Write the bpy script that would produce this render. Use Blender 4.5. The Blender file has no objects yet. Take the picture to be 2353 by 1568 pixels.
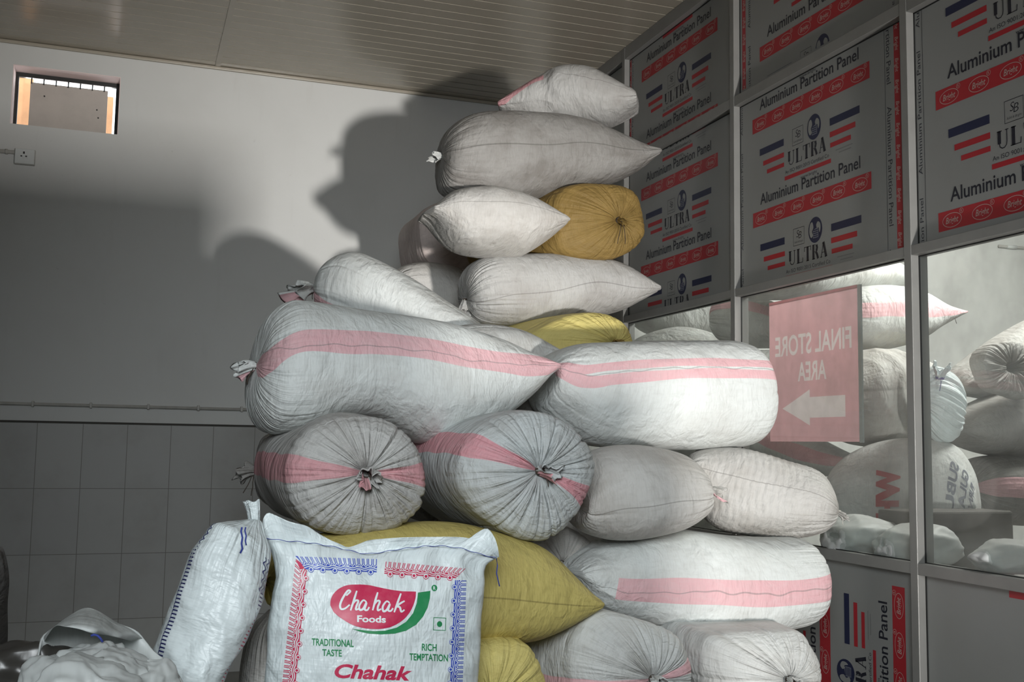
import bpy, math, random
import numpy as np
from mathutils import Vector, Matrix

# ------------------------------------------------------------------ camera, world, lights
SC = bpy.context.scene
COL = SC.collection
W, H, FPX = 2353, 1568, 2464.35
YAW, PITCH, ROLL = 0.341239, 0.0972201, 0.0156112
EYE = np.array([0.0, 0.0, 1.40])
cy, sy, cp, sp = math.cos(YAW), math.sin(YAW), math.cos(PITCH), math.sin(PITCH)
_f = np.array([sy * cp, cy * cp, sp]); _r = np.array([cy, -sy, 0.0]); _u = np.cross(_r, _f)
_c, _s = math.cos(ROLL), math.sin(ROLL)
CR, CU, CF = _c * _r + _s * _u, -_s * _r + _c * _u, _f
cam_data = bpy.data.cameras.new('camera')
cam_data.sensor_width = 36.0
cam_data.lens = 36.0 * FPX / W
cam_data.clip_start = 0.05
cam = bpy.data.objects.new('camera', cam_data)
COL.objects.link(cam)
cam.matrix_world = Matrix(((CR[0], CU[0], -CF[0], EYE[0]), (CR[1], CU[1], -CF[1], EYE[1]),
                           (CR[2], CU[2], -CF[2], EYE[2]), (0, 0, 0, 1)))
SC.camera = cam

SC.view_settings.view_transform = 'Standard'
SC.view_settings.look = 'None'
SC.view_settings.gamma = 1.0
SC.view_settings.use_curve_mapping = False
SC.view_settings.exposure = 0.0

world = bpy.data.worlds.new('daylight')
SC.world = world
world.use_nodes = True
bg = world.node_tree.nodes['Background']
bg.inputs['Color'].default_value = (0.86, 0.95, 1.0, 1)
_nt = world.node_tree
_tc = _nt.nodes.new('ShaderNodeTexCoord'); _sx = _nt.nodes.new('ShaderNodeSeparateXYZ'); _mr = _nt.nodes.new('ShaderNodeMapRange')
_nt.links.new(_tc.outputs['Generated'], _sx.inputs[0]); _nt.links.new(_sx.outputs['Y'], _mr.inputs[0])
_mr.inputs[1].default_value = 0.2; _mr.inputs[2].default_value = 0.7; _mr.inputs[3].default_value = 0.07; _mr.inputs[4].default_value = 3.0
_nt.links.new(_mr.outputs[0], bg.inputs['Strength'])      # the open sky lies beyond the back wall


def aim(o, target):
    d = Vector(target) - o.location
    o.rotation_euler = d.to_track_quat('-Z', 'Y').to_euler()


def area_light(name, loc, target, sx, sy_, watts, color, spread=180):
    l = bpy.data.lights.new(name, 'AREA')
    l.shape = 'RECTANGLE'; l.size = sx; l.size_y = sy_; l.energy = watts; l.color = color
    l.spread = math.radians(spread)
    o = bpy.data.objects.new(name, l); COL.objects.link(o); o.location = loc; aim(o, target)
    return o


# daylight and fill: the yard door far behind the viewer, an added soft lamp over the viewer, a high opening, the store room
area_light('sunlit_yard_floor', (1.8, -5.0, 0.15), (1.35, 6.9, 3.0), 0.32, 0.36, 36, (1.0, 0.97, 0.93), 36)
area_light('added_front_fill', (-0.40, -1.1, 2.5), (1.12, 3.3, 1.2), 1.4, 1.2, 21, (0.91, 0.97, 1.0), 62)  # added fill lamp to brighten the sack fronts, no doorway behind it
area_light('store_room_daylight', (4.8, 3.9, 3.6), (4.2, 6.5, 1.6), 1.6, 1.2, 240, (1.0, 0.97, 0.93))


# ------------------------------------------------------------------ helpers
def ray(px, py):
    return CR * ((px - W / 2) / FPX) + CU * (-(py - H / 2) / FPX) + CF


def at(px, py, Y):                       # world point seen at a pixel, on the plane y = Y
    d = ray(px, py)
    return EYE + d * (Y / d[1])


def tag(o, label=None, cat=None, group=None, kind=None):
    if label: o['label'] = label
    if cat: o['category'] = cat
    if group: o['group'] = group
    if kind: o['kind'] = kind
    return o


def thing(name, loc, label, cat, group=None):
    o = bpy.data.objects.new(name, None)
    o.empty_display_size = 0.1
    COL.objects.link(o); o.location = loc
    return tag(o, label, cat, group)


def mesh_obj(name, verts, faces, mats, mat_idx=None, parent=None, smooth=True, attrs=None):
    me = bpy.data.meshes.new(name)
    verts = np.asarray(verts, dtype=np.float64)
    o = bpy.data.objects.new(name, me)
    COL.objects.link(o)
    if parent is not None:
        verts = verts - np.array(parent_world(parent))
        o.parent = parent
    me.from_pydata(verts.tolist(), [], faces)
    for m in (mats if isinstance(mats, (list, tuple)) else [mats]):
        me.materials.append(m)
    if mat_idx is not None:
        me.polygons.foreach_set('material_index', np.asarray(mat_idx, dtype=np.int32))
    if smooth:
        me.polygons.foreach_set('use_smooth', np.ones(len(me.polygons), dtype=bool))
    if attrs:
        for k, v in attrs.items():
            v = np.asarray(v, dtype=np.float32)
            a = me.attributes.new(k, 'FLOAT_VECTOR' if v.ndim == 2 else 'FLOAT', 'POINT')
            a.data.foreach_set('vector' if v.ndim == 2 else 'value', v.ravel())
    me.update()
    return o


def parent_world(p):
    v = Vector((0, 0, 0))
    while p is not None:
        v += p.location
        p = p.parent
    return v


class MB:                                 # collects boxes, tubes and flat prints into ONE mesh
    def __init__(self):
        self.v = []; self.f = []; self.m = []

    def add(self, verts, faces, mi=0):
        n = len(self.v)
        self.v.extend([tuple(map(float, p)) for p in verts])
        self.f.extend([tuple(i + n for i in f) for f in faces])
        self.m.extend([mi] * len(faces))

    def box(self, x0, x1, y0, y1, z0, z1, mi=0):
        self.add([(x0, y0, z0), (x1, y0, z0), (x1, y1, z0), (x0, y1, z0), (x0, y0, z1), (x1, y0, z1), (x1, y1, z1), (x0, y1, z1)],
                 [(0, 3, 2, 1), (4, 5, 6, 7), (0, 1, 5, 4), (1, 2, 6, 5), (2, 3, 7, 6), (3, 0, 4, 7)], mi)

    def tube(self, pts, r, n=10, mi=0, cap=True):
        pts = [np.array(p, float) for p in pts]
        rings = []
        up = np.array([0.13, 0.31, 0.94])
        for i, p in enumerate(pts):
            t = pts[min(i + 1, len(pts) - 1)] - pts[max(i - 1, 0)]
            t /= (np.linalg.norm(t) + 1e-9)
            a = np.cross(t, up); a /= (np.linalg.norm(a) + 1e-9); b = np.cross(t, a)
            rr = r[i] if isinstance(r, (list, tuple)) else r
            rings.append([p + rr * (math.cos(k * 2 * math.pi / n) * a + math.sin(k * 2 * math.pi / n) * b) for k in range(n)])
        v = [q for ring in rings for q in ring]
        f = [(i * n + k, i * n + (k + 1) % n, (i + 1) * n + (k + 1) % n, (i + 1) * n + k) for i in range(len(pts) - 1) for k in range(n)]
        if cap:
            f += [tuple(range(n - 1, -1, -1)), tuple((len(pts) - 1) * n + k for k in range(n))]
        self.add(v, f, mi)

    def build(self, name, mats, parent=None, smooth=False):
        return mesh_obj(name, self.v, self.f, mats, self.m, parent, smooth)


def bevel(o, w=0.003, seg=2):
    b = o.modifiers.new('bevel', 'BEVEL'); b.width = w; b.segments = seg; b.limit_method = 'ANGLE'
    return o


# ------------------------------------------------------------------ materials
def new_mat(name):
    m = bpy.data.materials.new(name); m.use_nodes = True
    nt = m.node_tree
    return m, nt, nt.nodes['Principled BSDF']


def node(nt, t, **kw):
    n = nt.nodes.new(t)
    for k, v in kw.items():
        setattr(n, k, v)
    return n


def mixc(nt, fac, a, b, blend='MIX'):
    n = node(nt, 'ShaderNodeMix', data_type='RGBA', blend_type=blend)
    for sock, val in ((n.inputs[0], fac), (n.inputs[6], a), (n.inputs[7], b)):
        if hasattr(val, 'links') or hasattr(val, 'is_linked'):
            nt.links.new(val, sock)
        else:
            sock.default_value = val if not isinstance(val, tuple) else (*val, 1) if len(val) == 3 else val
    return n.outputs[2]


def ramp(nt, src, a, b, lo=0.0, hi=1.0):
    n = node(nt, 'ShaderNodeMapRange'); n.interpolation_type = 'SMOOTHSTEP'
    nt.links.new(src, n.inputs[0])
    n.inputs[1].default_value = a; n.inputs[2].default_value = b
    n.inputs[3].default_value = lo; n.inputs[4].default_value = hi
    return n.outputs[0]


def noise(nt, vec, scale, detail=3.0, rough=0.55, dist=0.0):
    n = node(nt, 'ShaderNodeTexNoise')
    n.inputs['Scale'].default_value = scale; n.inputs['Detail'].default_value = detail
    n.inputs['Roughness'].default_value = rough; n.inputs['Distortion'].default_value = dist
    if vec is not None: nt.links.new(vec, n.inputs['Vector'])
    return n.outputs[0]


def mapping(nt, vec, scale):
    n = node(nt, 'ShaderNodeMapping'); n.inputs['Scale'].default_value = scale
    nt.links.new(vec, n.inputs['Vector'])
    return n.outputs[0]


def math_n(nt, op, a, b=None):
    n = node(nt, 'ShaderNodeMath', operation=op)
    for i, v in enumerate((a, b)):
        if v is None: continue
        if isinstance(v, (int, float)): n.inputs[i].default_value = v
        else: nt.links.new(v, n.inputs[i])
    return n.outputs[0]


def simple(name, col, rough=0.5, metal=0.0, mottling=0.0, scale=6.0, dark=None, spec=0.5):
    m, nt, b = new_mat(name)
    b.inputs['Roughness'].default_value = rough; b.inputs['Metallic'].default_value = metal
    b.inputs['Specular IOR Level'].default_value = spec
    tc = node(nt, 'ShaderNodeTexCoord').outputs['Object']
    nz = noise(nt, tc, scale, 5.0, 0.6)
    d = dark if dark else tuple(c * 0.6 for c in col)
    nt.links.new(mixc(nt, ramp(nt, nz, 0.35, 0.75, 0.0, max(mottling, 0.02)), tuple(col), tuple(d)), b.inputs['Base Color'])
    return m


def fabric(name, col, dirt, dirt_amt=0.5, band=(0.72, 0.43, 0.455), rough=0.62, spec=0.25, gloss_crumple=0.0, thin=0.0):
    m, nt, b = new_mat(name)
    b.inputs['Roughness'].default_value = rough
    b.inputs['Specular IOR Level'].default_value = spec
    st = node(nt, 'ShaderNodeAttribute', attribute_name='st').outputs['Vector']
    bd = node(nt, 'ShaderNodeAttribute', attribute_name='band').outputs['Fac']
    sm = node(nt, 'ShaderNodeAttribute', attribute_name='seam').outputs['Fac']
    ga = node(nt, 'ShaderNodeAttribute', attribute_name='gather').outputs['Fac']
    n1 = noise(nt, st, 4.5, 6.0, 0.62)
    n2 = noise(nt, mapping(nt, st, (22, 60, 1)), 1.0, 4.0, 0.6)
    n3 = noise(nt, mapping(nt, st, (240, 26, 1)), 1.0, 2.0, 0.5)
    c = mixc(nt, ramp(nt, n1, 0.40, 0.72, 0.0, dirt_amt), col, dirt)
    c = mixc(nt, ramp(nt, n2, 0.45, 0.8, 0.0, 0.22), c, tuple(x * 0.72 for x in dirt))
    bcol = mixc(nt, ramp(nt, n2, 0.4, 0.8, 0.0, 0.35), band, tuple(0.55 * x + 0.45 * y for x, y in zip(band, col)))
    bcol = mixc(nt, ramp(nt, n1, 0.42, 0.72, 0.0, dirt_amt * 0.5), bcol, tuple(0.5 * x + 0.5 * y for x, y in zip(band, dirt)))
    c = mixc(nt, ramp(nt, bd, -0.0012, 0.0012), c, bcol)
    c = mixc(nt, ramp(nt, math_n(nt, 'ABSOLUTE', sm), 0.0010, 0.0028, 0.50, 0.0), c, tuple(x * 0.38 for x in dirt))
    c = mixc(nt, ramp(nt, n3, 0.45, 0.7, 0.0, 0.10), c, tuple(x * 0.5 for x in dirt))
    nt.links.new(c, b.inputs['Base Color'])
    # wrinkles: lengthwise pleats by the tied end, soft crumples elsewhere, weave
    pl = noise(nt, mapping(nt, st, (5, 70, 1)), 1.0, 2.0, 0.5)
    cr = noise(nt, mapping(nt, st, (17, 9, 1)), 1.0, 3.0, 0.55, 0.9)
    cr3 = noise(nt, mapping(nt, st, (10, 4.5, 1)), 1.0, 2.0, 0.5)
    cr2 = noise(nt, mapping(nt, st, (70, 24, 1)), 1.0, 2.0, 0.5)
    h = math_n(nt, 'ADD', math_n(nt, 'MULTIPLY', math_n(nt, 'MULTIPLY', pl, ga), 1.6), math_n(nt, 'ADD', math_n(nt, 'MULTIPLY', cr, 1.15 + gloss_crumple), math_n(nt, 'ADD', math_n(nt, 'MULTIPLY', cr2, 0.45), math_n(nt, 'MULTIPLY', cr3, 1.3))))
    h = math_n(nt, 'ADD', h, math_n(nt, 'MULTIPLY', n3, 0.10))
    bp = node(nt, 'ShaderNodeBump'); bp.inputs['Strength'].default_value = 0.62; bp.inputs['Distance'].default_value = 0.016
    nt.links.new(h, bp.inputs['Height']); nt.links.new(bp.outputs[0], b.inputs['Normal'])
    if thin:
        tl = node(nt, 'ShaderNodeBsdfTranslucent'); nt.links.new(c, tl.inputs[0]); nt.links.new(bp.outputs[0], tl.inputs['Normal'])
        mx = node(nt, 'ShaderNodeMixShader'); mx.inputs[0].default_value = thin
        nt.links.new(b.outputs[0], mx.inputs[1]); nt.links.new(tl.outputs[0], mx.inputs[2])
        nt.links.new(mx.outputs[0], nt.nodes['Material Output'].inputs[0])
    return m


M = {}
M['white'] = fabric('white woven sack cloth', (0.62, 0.63, 0.615), (0.42, 0.40, 0.37), 0.55)
M['clean'] = fabric('clean white woven sack cloth', (0.69, 0.715, 0.70), (0.50, 0.49, 0.46), 0.45)
M['beige'] = fabric('dusty off-white sack cloth', (0.56, 0.545, 0.52), (0.38, 0.35, 0.315), 0.6)
M['dusty'] = fabric('dusty grey-white sack cloth', (0.47, 0.465, 0.45), (0.31, 0.29, 0.27), 0.6, band=(0.58, 0.30, 0.32))
M['bluish'] = fabric('bluish white sack cloth', (0.52, 0.545, 0.545), (0.34, 0.33, 0.31), 0.55, band=(0.62, 0.30, 0.33))
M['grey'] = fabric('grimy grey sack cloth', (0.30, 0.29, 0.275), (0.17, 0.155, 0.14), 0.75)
M['pinkish'] = fabric('pinkish dusty sack cloth', (0.60, 0.52, 0.49), (0.42, 0.32, 0.29), 0.5)
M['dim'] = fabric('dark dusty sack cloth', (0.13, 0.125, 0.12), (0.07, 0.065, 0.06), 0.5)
M['yellow'] = fabric('yellow woven sack cloth', (0.54, 0.45, 0.15), (0.36, 0.28, 0.09), 0.5)
M['ochre'] = fabric('ochre woven sack cloth', (0.27, 0.178, 0.055), (0.17, 0.11, 0.035), 0.5)
M['lemon'] = fabric('lemon woven sack cloth', (0.62, 0.53, 0.19), (0.44, 0.34, 0.10), 0.4)
M['gloss'] = fabric('glossy white laminated sack', (0.74, 0.81, 0.82), (0.64, 0.70, 0.71), 0.25, rough=0.38, spec=0.45, gloss_crumple=0.25)
M['film'] = fabric('thin white film bag', (0.76, 0.79, 0.78), (0.66, 0.68, 0.67), 0.2, rough=0.4, spec=0.4, thin=0.35)
M['twine'] = simple('dark jute twine', (0.055, 0.04, 0.03), 0.9)
M['bluethread'] = simple('blue sewing thread', (0.03, 0.05, 0.28), 0.7)
M['cream'] = simple('cream thread', (0.55, 0.53, 0.48), 0.8)
M['alu'] = simple('matt aluminium section', (0.27, 0.267, 0.255), 0.40, 0.1, 0.25, 9.0)
M['board'] = simple('grey protective film', (0.29, 0.295, 0.285), 0.42, 0, 0.25, 4.0, (0.24, 0.23, 0.21))
M['gasket'] = simple('black rubber gasket', (0.012, 0.013, 0.013), 0.6)
M['pred'] = simple('red film print', (0.42, 0.022, 0.032), 0.4)
M['pnavy'] = simple('navy film print', (0.016, 0.021, 0.062), 0.4)
M['pblack'] = simple('black film print', (0.016, 0.017, 0.028), 0.4)
M['ppale'] = simple('pale film print', (0.50, 0.36, 0.33), 0.4)
M['bagred'] = simple('crimson sack print', (0.55, 0.022, 0.085), 0.42, 0, 0.25, 60, (0.66, 0.16, 0.22))
M['bagblue'] = simple('blue sack print', (0.045, 0.085, 0.50), 0.42, 0, 0.2, 60, (0.15, 0.2, 0.55))
M['baggreen'] = simple('green sack print', (0.02, 0.24, 0.085), 0.42, 0, 0.25, 60, (0.1, 0.34, 0.18))
M['bagwhite'] = simple('white sack ground', (0.74, 0.81, 0.82), 0.42)
M['bagdark'] = simple('dark blue sack print', (0.03, 0.035, 0.14), 0.45)
M['plaster'] = None


def wall_mat():
    m, nt, b = new_mat('white painted plaster')
    b.inputs['Roughness'].default_value = 0.6; b.inputs['Specular IOR Level'].default_value = 0.25
    tc = node(nt, 'ShaderNodeTexCoord').outputs['Object']
    n1 = noise(nt, tc, 1.3, 6, 0.6); n2 = noise(nt, mapping(nt, tc, (9, 9, 1.2)), 1.0, 5, 0.65); n3 = noise(nt, tc, 26, 3, 0.6)
    c = mixc(nt, ramp(nt, n1, 0.4, 0.75, 0, 0.22), (0.63, 0.635, 0.62), (0.50, 0.49, 0.46))
    c = mixc(nt, ramp(nt, n2, 0.55, 0.85, 0, 0.18), c, (0.42, 0.40, 0.37))
    c = mixc(nt, ramp(nt, n3, 0.70, 0.78, 0, 0.25), c, (0.36, 0.35, 0.33))
    nt.links.new(c, b.inputs['Base Color'])
    bp = node(nt, 'ShaderNodeBump'); bp.inputs['Strength'].default_value = 0.25; bp.inputs['Distance'].default_value = 0.004
    nt.links.new(noise(nt, tc, 14, 5, 0.6), bp.inputs['Height']); nt.links.new(bp.outputs[0], b.inputs['Normal'])
    return m


M['plaster'] = wall_mat()


def tile_mat():
    m, nt, b = new_mat('glazed wall tiles')
    tc = node(nt, 'ShaderNodeTexCoord').outputs['Object']
    mp = node(nt, 'ShaderNodeMapping'); mp.vector_type = 'POINT'
    mp.inputs['Rotation'].default_value = (math.radians(90), 0, 0)
    mp.inputs['Location'].default_value = (0.003, 1.49, 0)
    nt.links.new(tc, mp.inputs['Vector'])
    br = node(nt, 'ShaderNodeTexBrick'); br.offset = 0.0
    br.inputs['Scale'].default_value = 1.0; br.inputs['Brick Width'].default_value = 0.25; br.inputs['Row Height'].default_value = 0.383
    br.inputs['Mortar Size'].default_value = 0.0022; br.inputs['Mortar Smooth'].default_value = 0.2; br.inputs['Bias'].default_value = 0
    br.inputs['Color1'].default_value = (0.37, 0.37, 0.355, 1); br.inputs['Color2'].default_value = (0.35, 0.35, 0.34, 1)
    br.inputs['Mortar'].default_value = (0.17, 0.165, 0.15, 1)
    nt.links.new(mp.outputs[0], br.inputs['Vector'])
    n1 = noise(nt, tc, 2.2, 6, 0.62)
    c = mixc(nt, ramp(nt, n1, 0.42, 0.75, 0, 0.45), br.outputs['Color'], (0.24, 0.23, 0.205))
    nt.links.new(c, b.inputs['Base Color'])
    b.inputs['Roughness'].default_value = 0.42; b.inputs['Specular IOR Level'].default_value = 0.3
    return m


M['tile'] = tile_mat()
M['ceil'] = simple('cream pvc ceiling plank', (0.37, 0.335, 0.275), 0.24, 0, 0.35, 2.5, (0.29, 0.26, 0.20))
M['ceilgap'] = simple('ceiling plank joint', (0.045, 0.04, 0.032), 0.7)
M['floor'] = simple('worn cement floor', (0.22, 0.215, 0.20), 0.7, 0, 0.5, 3.0)
M['pipe'] = simple('painted conduit', (0.46, 0.45, 0.42), 0.5, 0, 0.4, 20)
M['socket'] = simple('white plastic socket plate', (0.62, 0.64, 0.63), 0.35)
M['dark'] = simple('dark socket slot', (0.01, 0.01, 0.01), 0.6)
M['iron'] = simple('black painted iron', (0.02, 0.021, 0.02), 0.55)
M['reveal'] = simple('pinkish window reveal plaster', (0.82, 0.68, 0.66), 0.7)
M['brick'] = simple('orange brick outside', (0.72, 0.40, 0.22), 0.8, 0, 0.3, 14)
M['panelout'] = simple('grey cement board', (0.50, 0.46, 0.42), 0.7, 0, 0.35, 6)
M['grimy'] = simple('dark grimy board', (0.075, 0.07, 0.062), 0.7, 0, 0.5, 8)
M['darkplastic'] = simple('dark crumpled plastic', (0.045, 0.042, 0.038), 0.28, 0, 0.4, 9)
M['mesh_net'] = fabric('grey woven rolls', (0.42, 0.41, 0.39), (0.28, 0.26, 0.24), 0.5)
M['clearbag'] = simple('thin white plastic bag', (0.62, 0.63, 0.62), 0.55, 0, 0.2, 12, (0.55, 0.56, 0.54))


def glass_mat():
    m = bpy.data.materials.new('dusty window glass'); m.use_nodes = True
    nt = m.node_tree; nt.nodes.clear()
    out = node(nt, 'ShaderNodeOutputMaterial')
    tr = node(nt, 'ShaderNodeBsdfTransparent'); tr.inputs[0].default_value = (0.93, 0.96, 0.95, 1)
    gl = node(nt, 'ShaderNodeBsdfGlossy'); gl.inputs['Roughness'].default_value = 0.02
    df = node(nt, 'ShaderNodeBsdfDiffuse'); df.inputs[0].default_value = (0.50, 0.48, 0.45, 1)
    lw = node(nt, 'ShaderNodeLayerWeight'); lw.inputs[0].default_value = 0.5
    fr = math_n(nt, 'ADD', math_n(nt, 'MULTIPLY', math_n(nt, 'POWER', lw.outputs['Facing'], 5.0), 0.92), 0.035)
    tc = node(nt, 'ShaderNodeTexCoord').outputs['Object']
    nz = noise(nt, mapping(nt, tc, (1, 3, 2)), 1.0, 6, 0.65)
    m1 = node(nt, 'ShaderNodeMixShader'); m2 = node(nt, 'ShaderNodeMixShader')
    nt.links.new(ramp(nt, nz, 0.3, 0.8, 0.08, 0.28), m1.inputs[0])
    nt.links.new(tr.outputs[0], m1.inputs[1]); nt.links.new(df.outputs[0], m1.inputs[2])
    nt.links.new(fr, m2.inputs[0]); nt.links.new(m1.outputs[0], m2.inputs[1]); nt.links.new(gl.outputs[0], m2.inputs[2])
    nt.links.new(m2.outputs[0], out.inputs[0])
    return m


M['glass'] = glass_mat()


def sign_mat(name, col):
    m = bpy.data.materials.new(name); m.use_nodes = True
    nt = m.node_tree; b = nt.nodes['Principled BSDF']
    tc = node(nt, 'ShaderNodeTexCoord').outputs['Object']
    nz = noise(nt, mapping(nt, tc, (2, 30, 3)), 1.0, 4, 0.6)
    c = mixc(nt, ramp(nt, nz, 0.35, 0.75, 0, 0.25), col, tuple(x * 0.8 for x in col))
    nt.links.new(c, b.inputs['Base Color']); b.inputs['Roughness'].default_value = 0.6
    tl = node(nt, 'ShaderNodeBsdfTranslucent'); nt.links.new(c, tl.inputs[0])
    mx = node(nt, 'ShaderNodeMixShader'); mx.inputs[0].default_value = 0.55
    out = nt.nodes['Material Output']
    nt.links.new(b.outputs[0], mx.inputs[1]); nt.links.new(tl.outputs[0], mx.inputs[2]); nt.links.new(mx.outputs[0], out.inputs[0])
    return m


M['signred'] = sign_mat('faded red sign cloth', (0.74, 0.42, 0.44))
M['signpale'] = sign_mat('pale sign lettering', (0.82, 0.72, 0.71))

# ------------------------------------------------------------------ flat prints: text, ribbons, polygons as 2D triangles
_tc = {}


def text_tris(s, bold=0.0, shear=0.0):
    key = (s, bold, shear)
    if key in _tc: return _tc[key]
    c = bpy.data.curves.new('txt', 'FONT'); c.body = s; c.offset = bold; c.shear = shear; c.resolution_u = 4
    o = bpy.data.objects.new('txt', c)
    me = bpy.data.meshes.new_from_object(o)
    v = np.array([p.co[:2] for p in me.vertices]).reshape(-1, 2)
    f = []
    for p in me.polygons:
        idx = list(p.vertices)
        for k in range(1, len(idx) - 1): f.append((idx[0], idx[k], idx[k + 1]))
    bpy.data.objects.remove(o); bpy.data.curves.remove(c); bpy.data.meshes.remove(me)
    _tc[key] = (v, f)
    return v, f


def text_box(s, x0, x1, y0, y1, bold=0.0, shear=0.0):
    """triangles of a line of text: capitals stand on y0 and reach y1, text spans x0..x1"""
    v, f = text_tris(s, bold, shear)
    cap = text_tris('H', bold, 0)[0][:, 1].max()
    a, b = v[:, 0].min(), v[:, 0].max()
    p = np.stack([x0 + (v[:, 0] - a) / (b - a) * (x1 - x0), y0 + v[:, 1] / cap * (y1 - y0)], 1)
    return p, f


def smooth_line(pts, n=6, closed=False):
    p = np.array(pts, float)
    if len(p) < 3: return p
    out = []
    m = len(p)
    for i in range(m if closed else m - 1):
        p0 = p[(i - 1) % m] if closed or i > 0 else p[0]
        p1 = p[i]; p2 = p[(i + 1) % m]
        p3 = p[(i + 2) % m] if closed or i + 2 < m else p[-1]
        for k in range(n):
            t = k / n
            out.append(0.5 * ((2 * p1) + (-p0 + p2) * t + (2 * p0 - 5 * p1 + 4 * p2 - p3) * t * t + (-p0 + 3 * p1 - 3 * p2 + p3) * t ** 3))
    if not closed: out.append(p[-1])
    return np.array(out)


def ribbon(pts, w, closed=False):
    p = np.array(pts, float); n = len(p)
    if closed: t = np.roll(p, -1, 0) - np.roll(p, 1, 0)
    else: t = np.gradient(p, axis=0)
    t /= (np.linalg.norm(t, axis=1, keepdims=True) + 1e-12)
    nn = np.stack([-t[:, 1], t[:, 0]], 1)
    ww = np.asarray(w) * np.ones(n)
    a = p + nn * ww[:, None] / 2; b = p - nn * ww[:, None] / 2
    v = np.concatenate([a, b]); f = []
    for i in range(n if closed else n - 1):
        j = (i + 1) % n
        f += [(i, i + n, j + n), (i, j + n, j)]
    return v, f


def ellipse(cx, cy_, rx, ry, n=28):
    a = np.linspace(0, 2 * math.pi, n, endpoint=False)
    return np.stack([cx + rx * np.cos(a), cy_ + ry * np.sin(a)], 1)


def disc(cx, cy_, rx, ry, n=24):
    v = np.concatenate([[(cx, cy_)], ellipse(cx, cy_, rx, ry, n)])
    return v, [(0, 1 + i, 1 + (i + 1) % n) for i in range(n)]


def rect(x0, x1, y0, y1):
    return np.array([(x0, y0), (x1, y0), (x1, y1), (x0, y1)], float), [(0, 1, 2), (0, 2, 3)]


def earclip(poly):
    p = [tuple(q) for q in poly]
    area = sum(p[i][0] * p[(i + 1) % len(p)][1] - p[(i + 1) % len(p)][0] * p[i][1] for i in range(len(p)))
    idx = list(range(len(p)))
    if area < 0: idx.reverse()
    out = []

    def cr(o, a, b): return (a[0] - o[0]) * (b[1] - o[1]) - (a[1] - o[1]) * (b[0] - o[0])
    guard = 0
    while len(idx) > 3 and guard < 5000:
        guard += 1
        for k in range(len(idx)):
            a, b, c = idx[k - 1], idx[k], idx[(k + 1) % len(idx)]
            if cr(p[a], p[b], p[c]) <= 1e-12: continue
            if any(cr(p[a], p[b], p[q]) > 0 and cr(p[b], p[c], p[q]) > 0 and cr(p[c], p[a], p[q]) > 0 for q in idx if q not in (a, b, c)): continue
            out.append((a, b, c)); idx.pop(k); break
        else:
            idx.pop(0)
    out.append(tuple(idx[:3]))
    return np.array(p, float), out


def clip_tri(tri, x0, x1, y0, y1):
    poly = [tuple(q) for q in tri]
    for ax, lim, sgn in ((0, x0, 1), (0, x1, -1), (1, y0, 1), (1, y1, -1)):
        if not poly: return []
        res = []
        for i in range(len(poly)):
            a, b = poly[i], poly[(i + 1) % len(poly)]
            da, db = sgn * (a[ax] - lim), sgn * (b[ax] - lim)
            if da >= 0: res.append(a)
            if (da >= 0) != (db >= 0):
                t = da / (da - db)
                res.append((a[0] + (b[0] - a[0]) * t, a[1] + (b[1] - a[1]) * t))
        poly = res
    return poly


def subdiv(v, f, mx):
    """split triangles until no edge is longer than mx"""
    v = [tuple(p) for p in v]; f = list(f); out = []
    mid = {}
    while f:
        a, b, c = f.pop()
        e = [(math.dist(v[a], v[b]), a, b, c), (math.dist(v[b], v[c]), b, c, a), (math.dist(v[c], v[a]), c, a, b)]
        L, p, q, r = max(e)
        if L <= mx: out.append((a, b, c)); continue
        k = (min(p, q), max(p, q))
        if k not in mid:
            mid[k] = len(v); v.append(((v[p][0] + v[q][0]) / 2, (v[p][1] + v[q][1]) / 2))
        m = mid[k]
        f += [(p, m, r), (m, q, r)]
    return np.array(v), out


# ------------------------------------------------------------------ the room shell
XP = 2.68            # front face of the partition
YB = 6.895           # back wall
ZC = 3.775           # ceiling
WX0, WX1, WZ0, WZ1 = -0.752, -0.146, 3.268, 3.632    # ventilator opening


def structure(o):
    o['kind'] = 'structure'
    return o


b = MB(); b.box(-4.0, 7.0, -3.0, YB + 0.25, -0.12, 0.0)
structure(b.build('floor', M['floor']))
b = MB()
b.box(-4.0, WX0, YB, YB + 0.24, 0, ZC + 0.1); b.box(WX1, 7.0, YB, YB + 0.24, 0, ZC + 0.1)
b.box(WX0, WX1, YB, YB + 0.24, 0, WZ0); b.box(WX0, WX1, YB, YB + 0.24, WZ1, ZC + 0.1)
structure(b.build('wall_back', M['plaster']))
b = MB(); b.box(-3.99, XP - 0.001, YB - 0.012, YB - 0.0005, 0.0, 1.49)
structure(b.build('trim_1', M['tile']))
b = MB(); b.box(-3.99, XP - 0.001, YB - 0.016, YB - 0.0005, 1.491, 1.502)
structure(b.build('trim_2', M['ceilgap']))
b = MB(); b.box(-4.15, -4.0, -3.0, YB + 0.24, 0, ZC)
structure(b.build('wall_left', M['plaster']))
b = MB(); b.box(7.0, 7.15, -3.0, YB + 0.24, 0, ZC)
structure(b.build('wall_right', M['plaster']))
b = MB(); b.box(1.307, 1.80, -0.35, -0.20, 0, 0.99); b.box(-1.6, 1.307, -0.35, -0.20, 0, 1.31)  # added low wall out of view, blocks light from back wall and pile
structure(b.build('added_shade_wall', M['plaster']))

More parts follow.
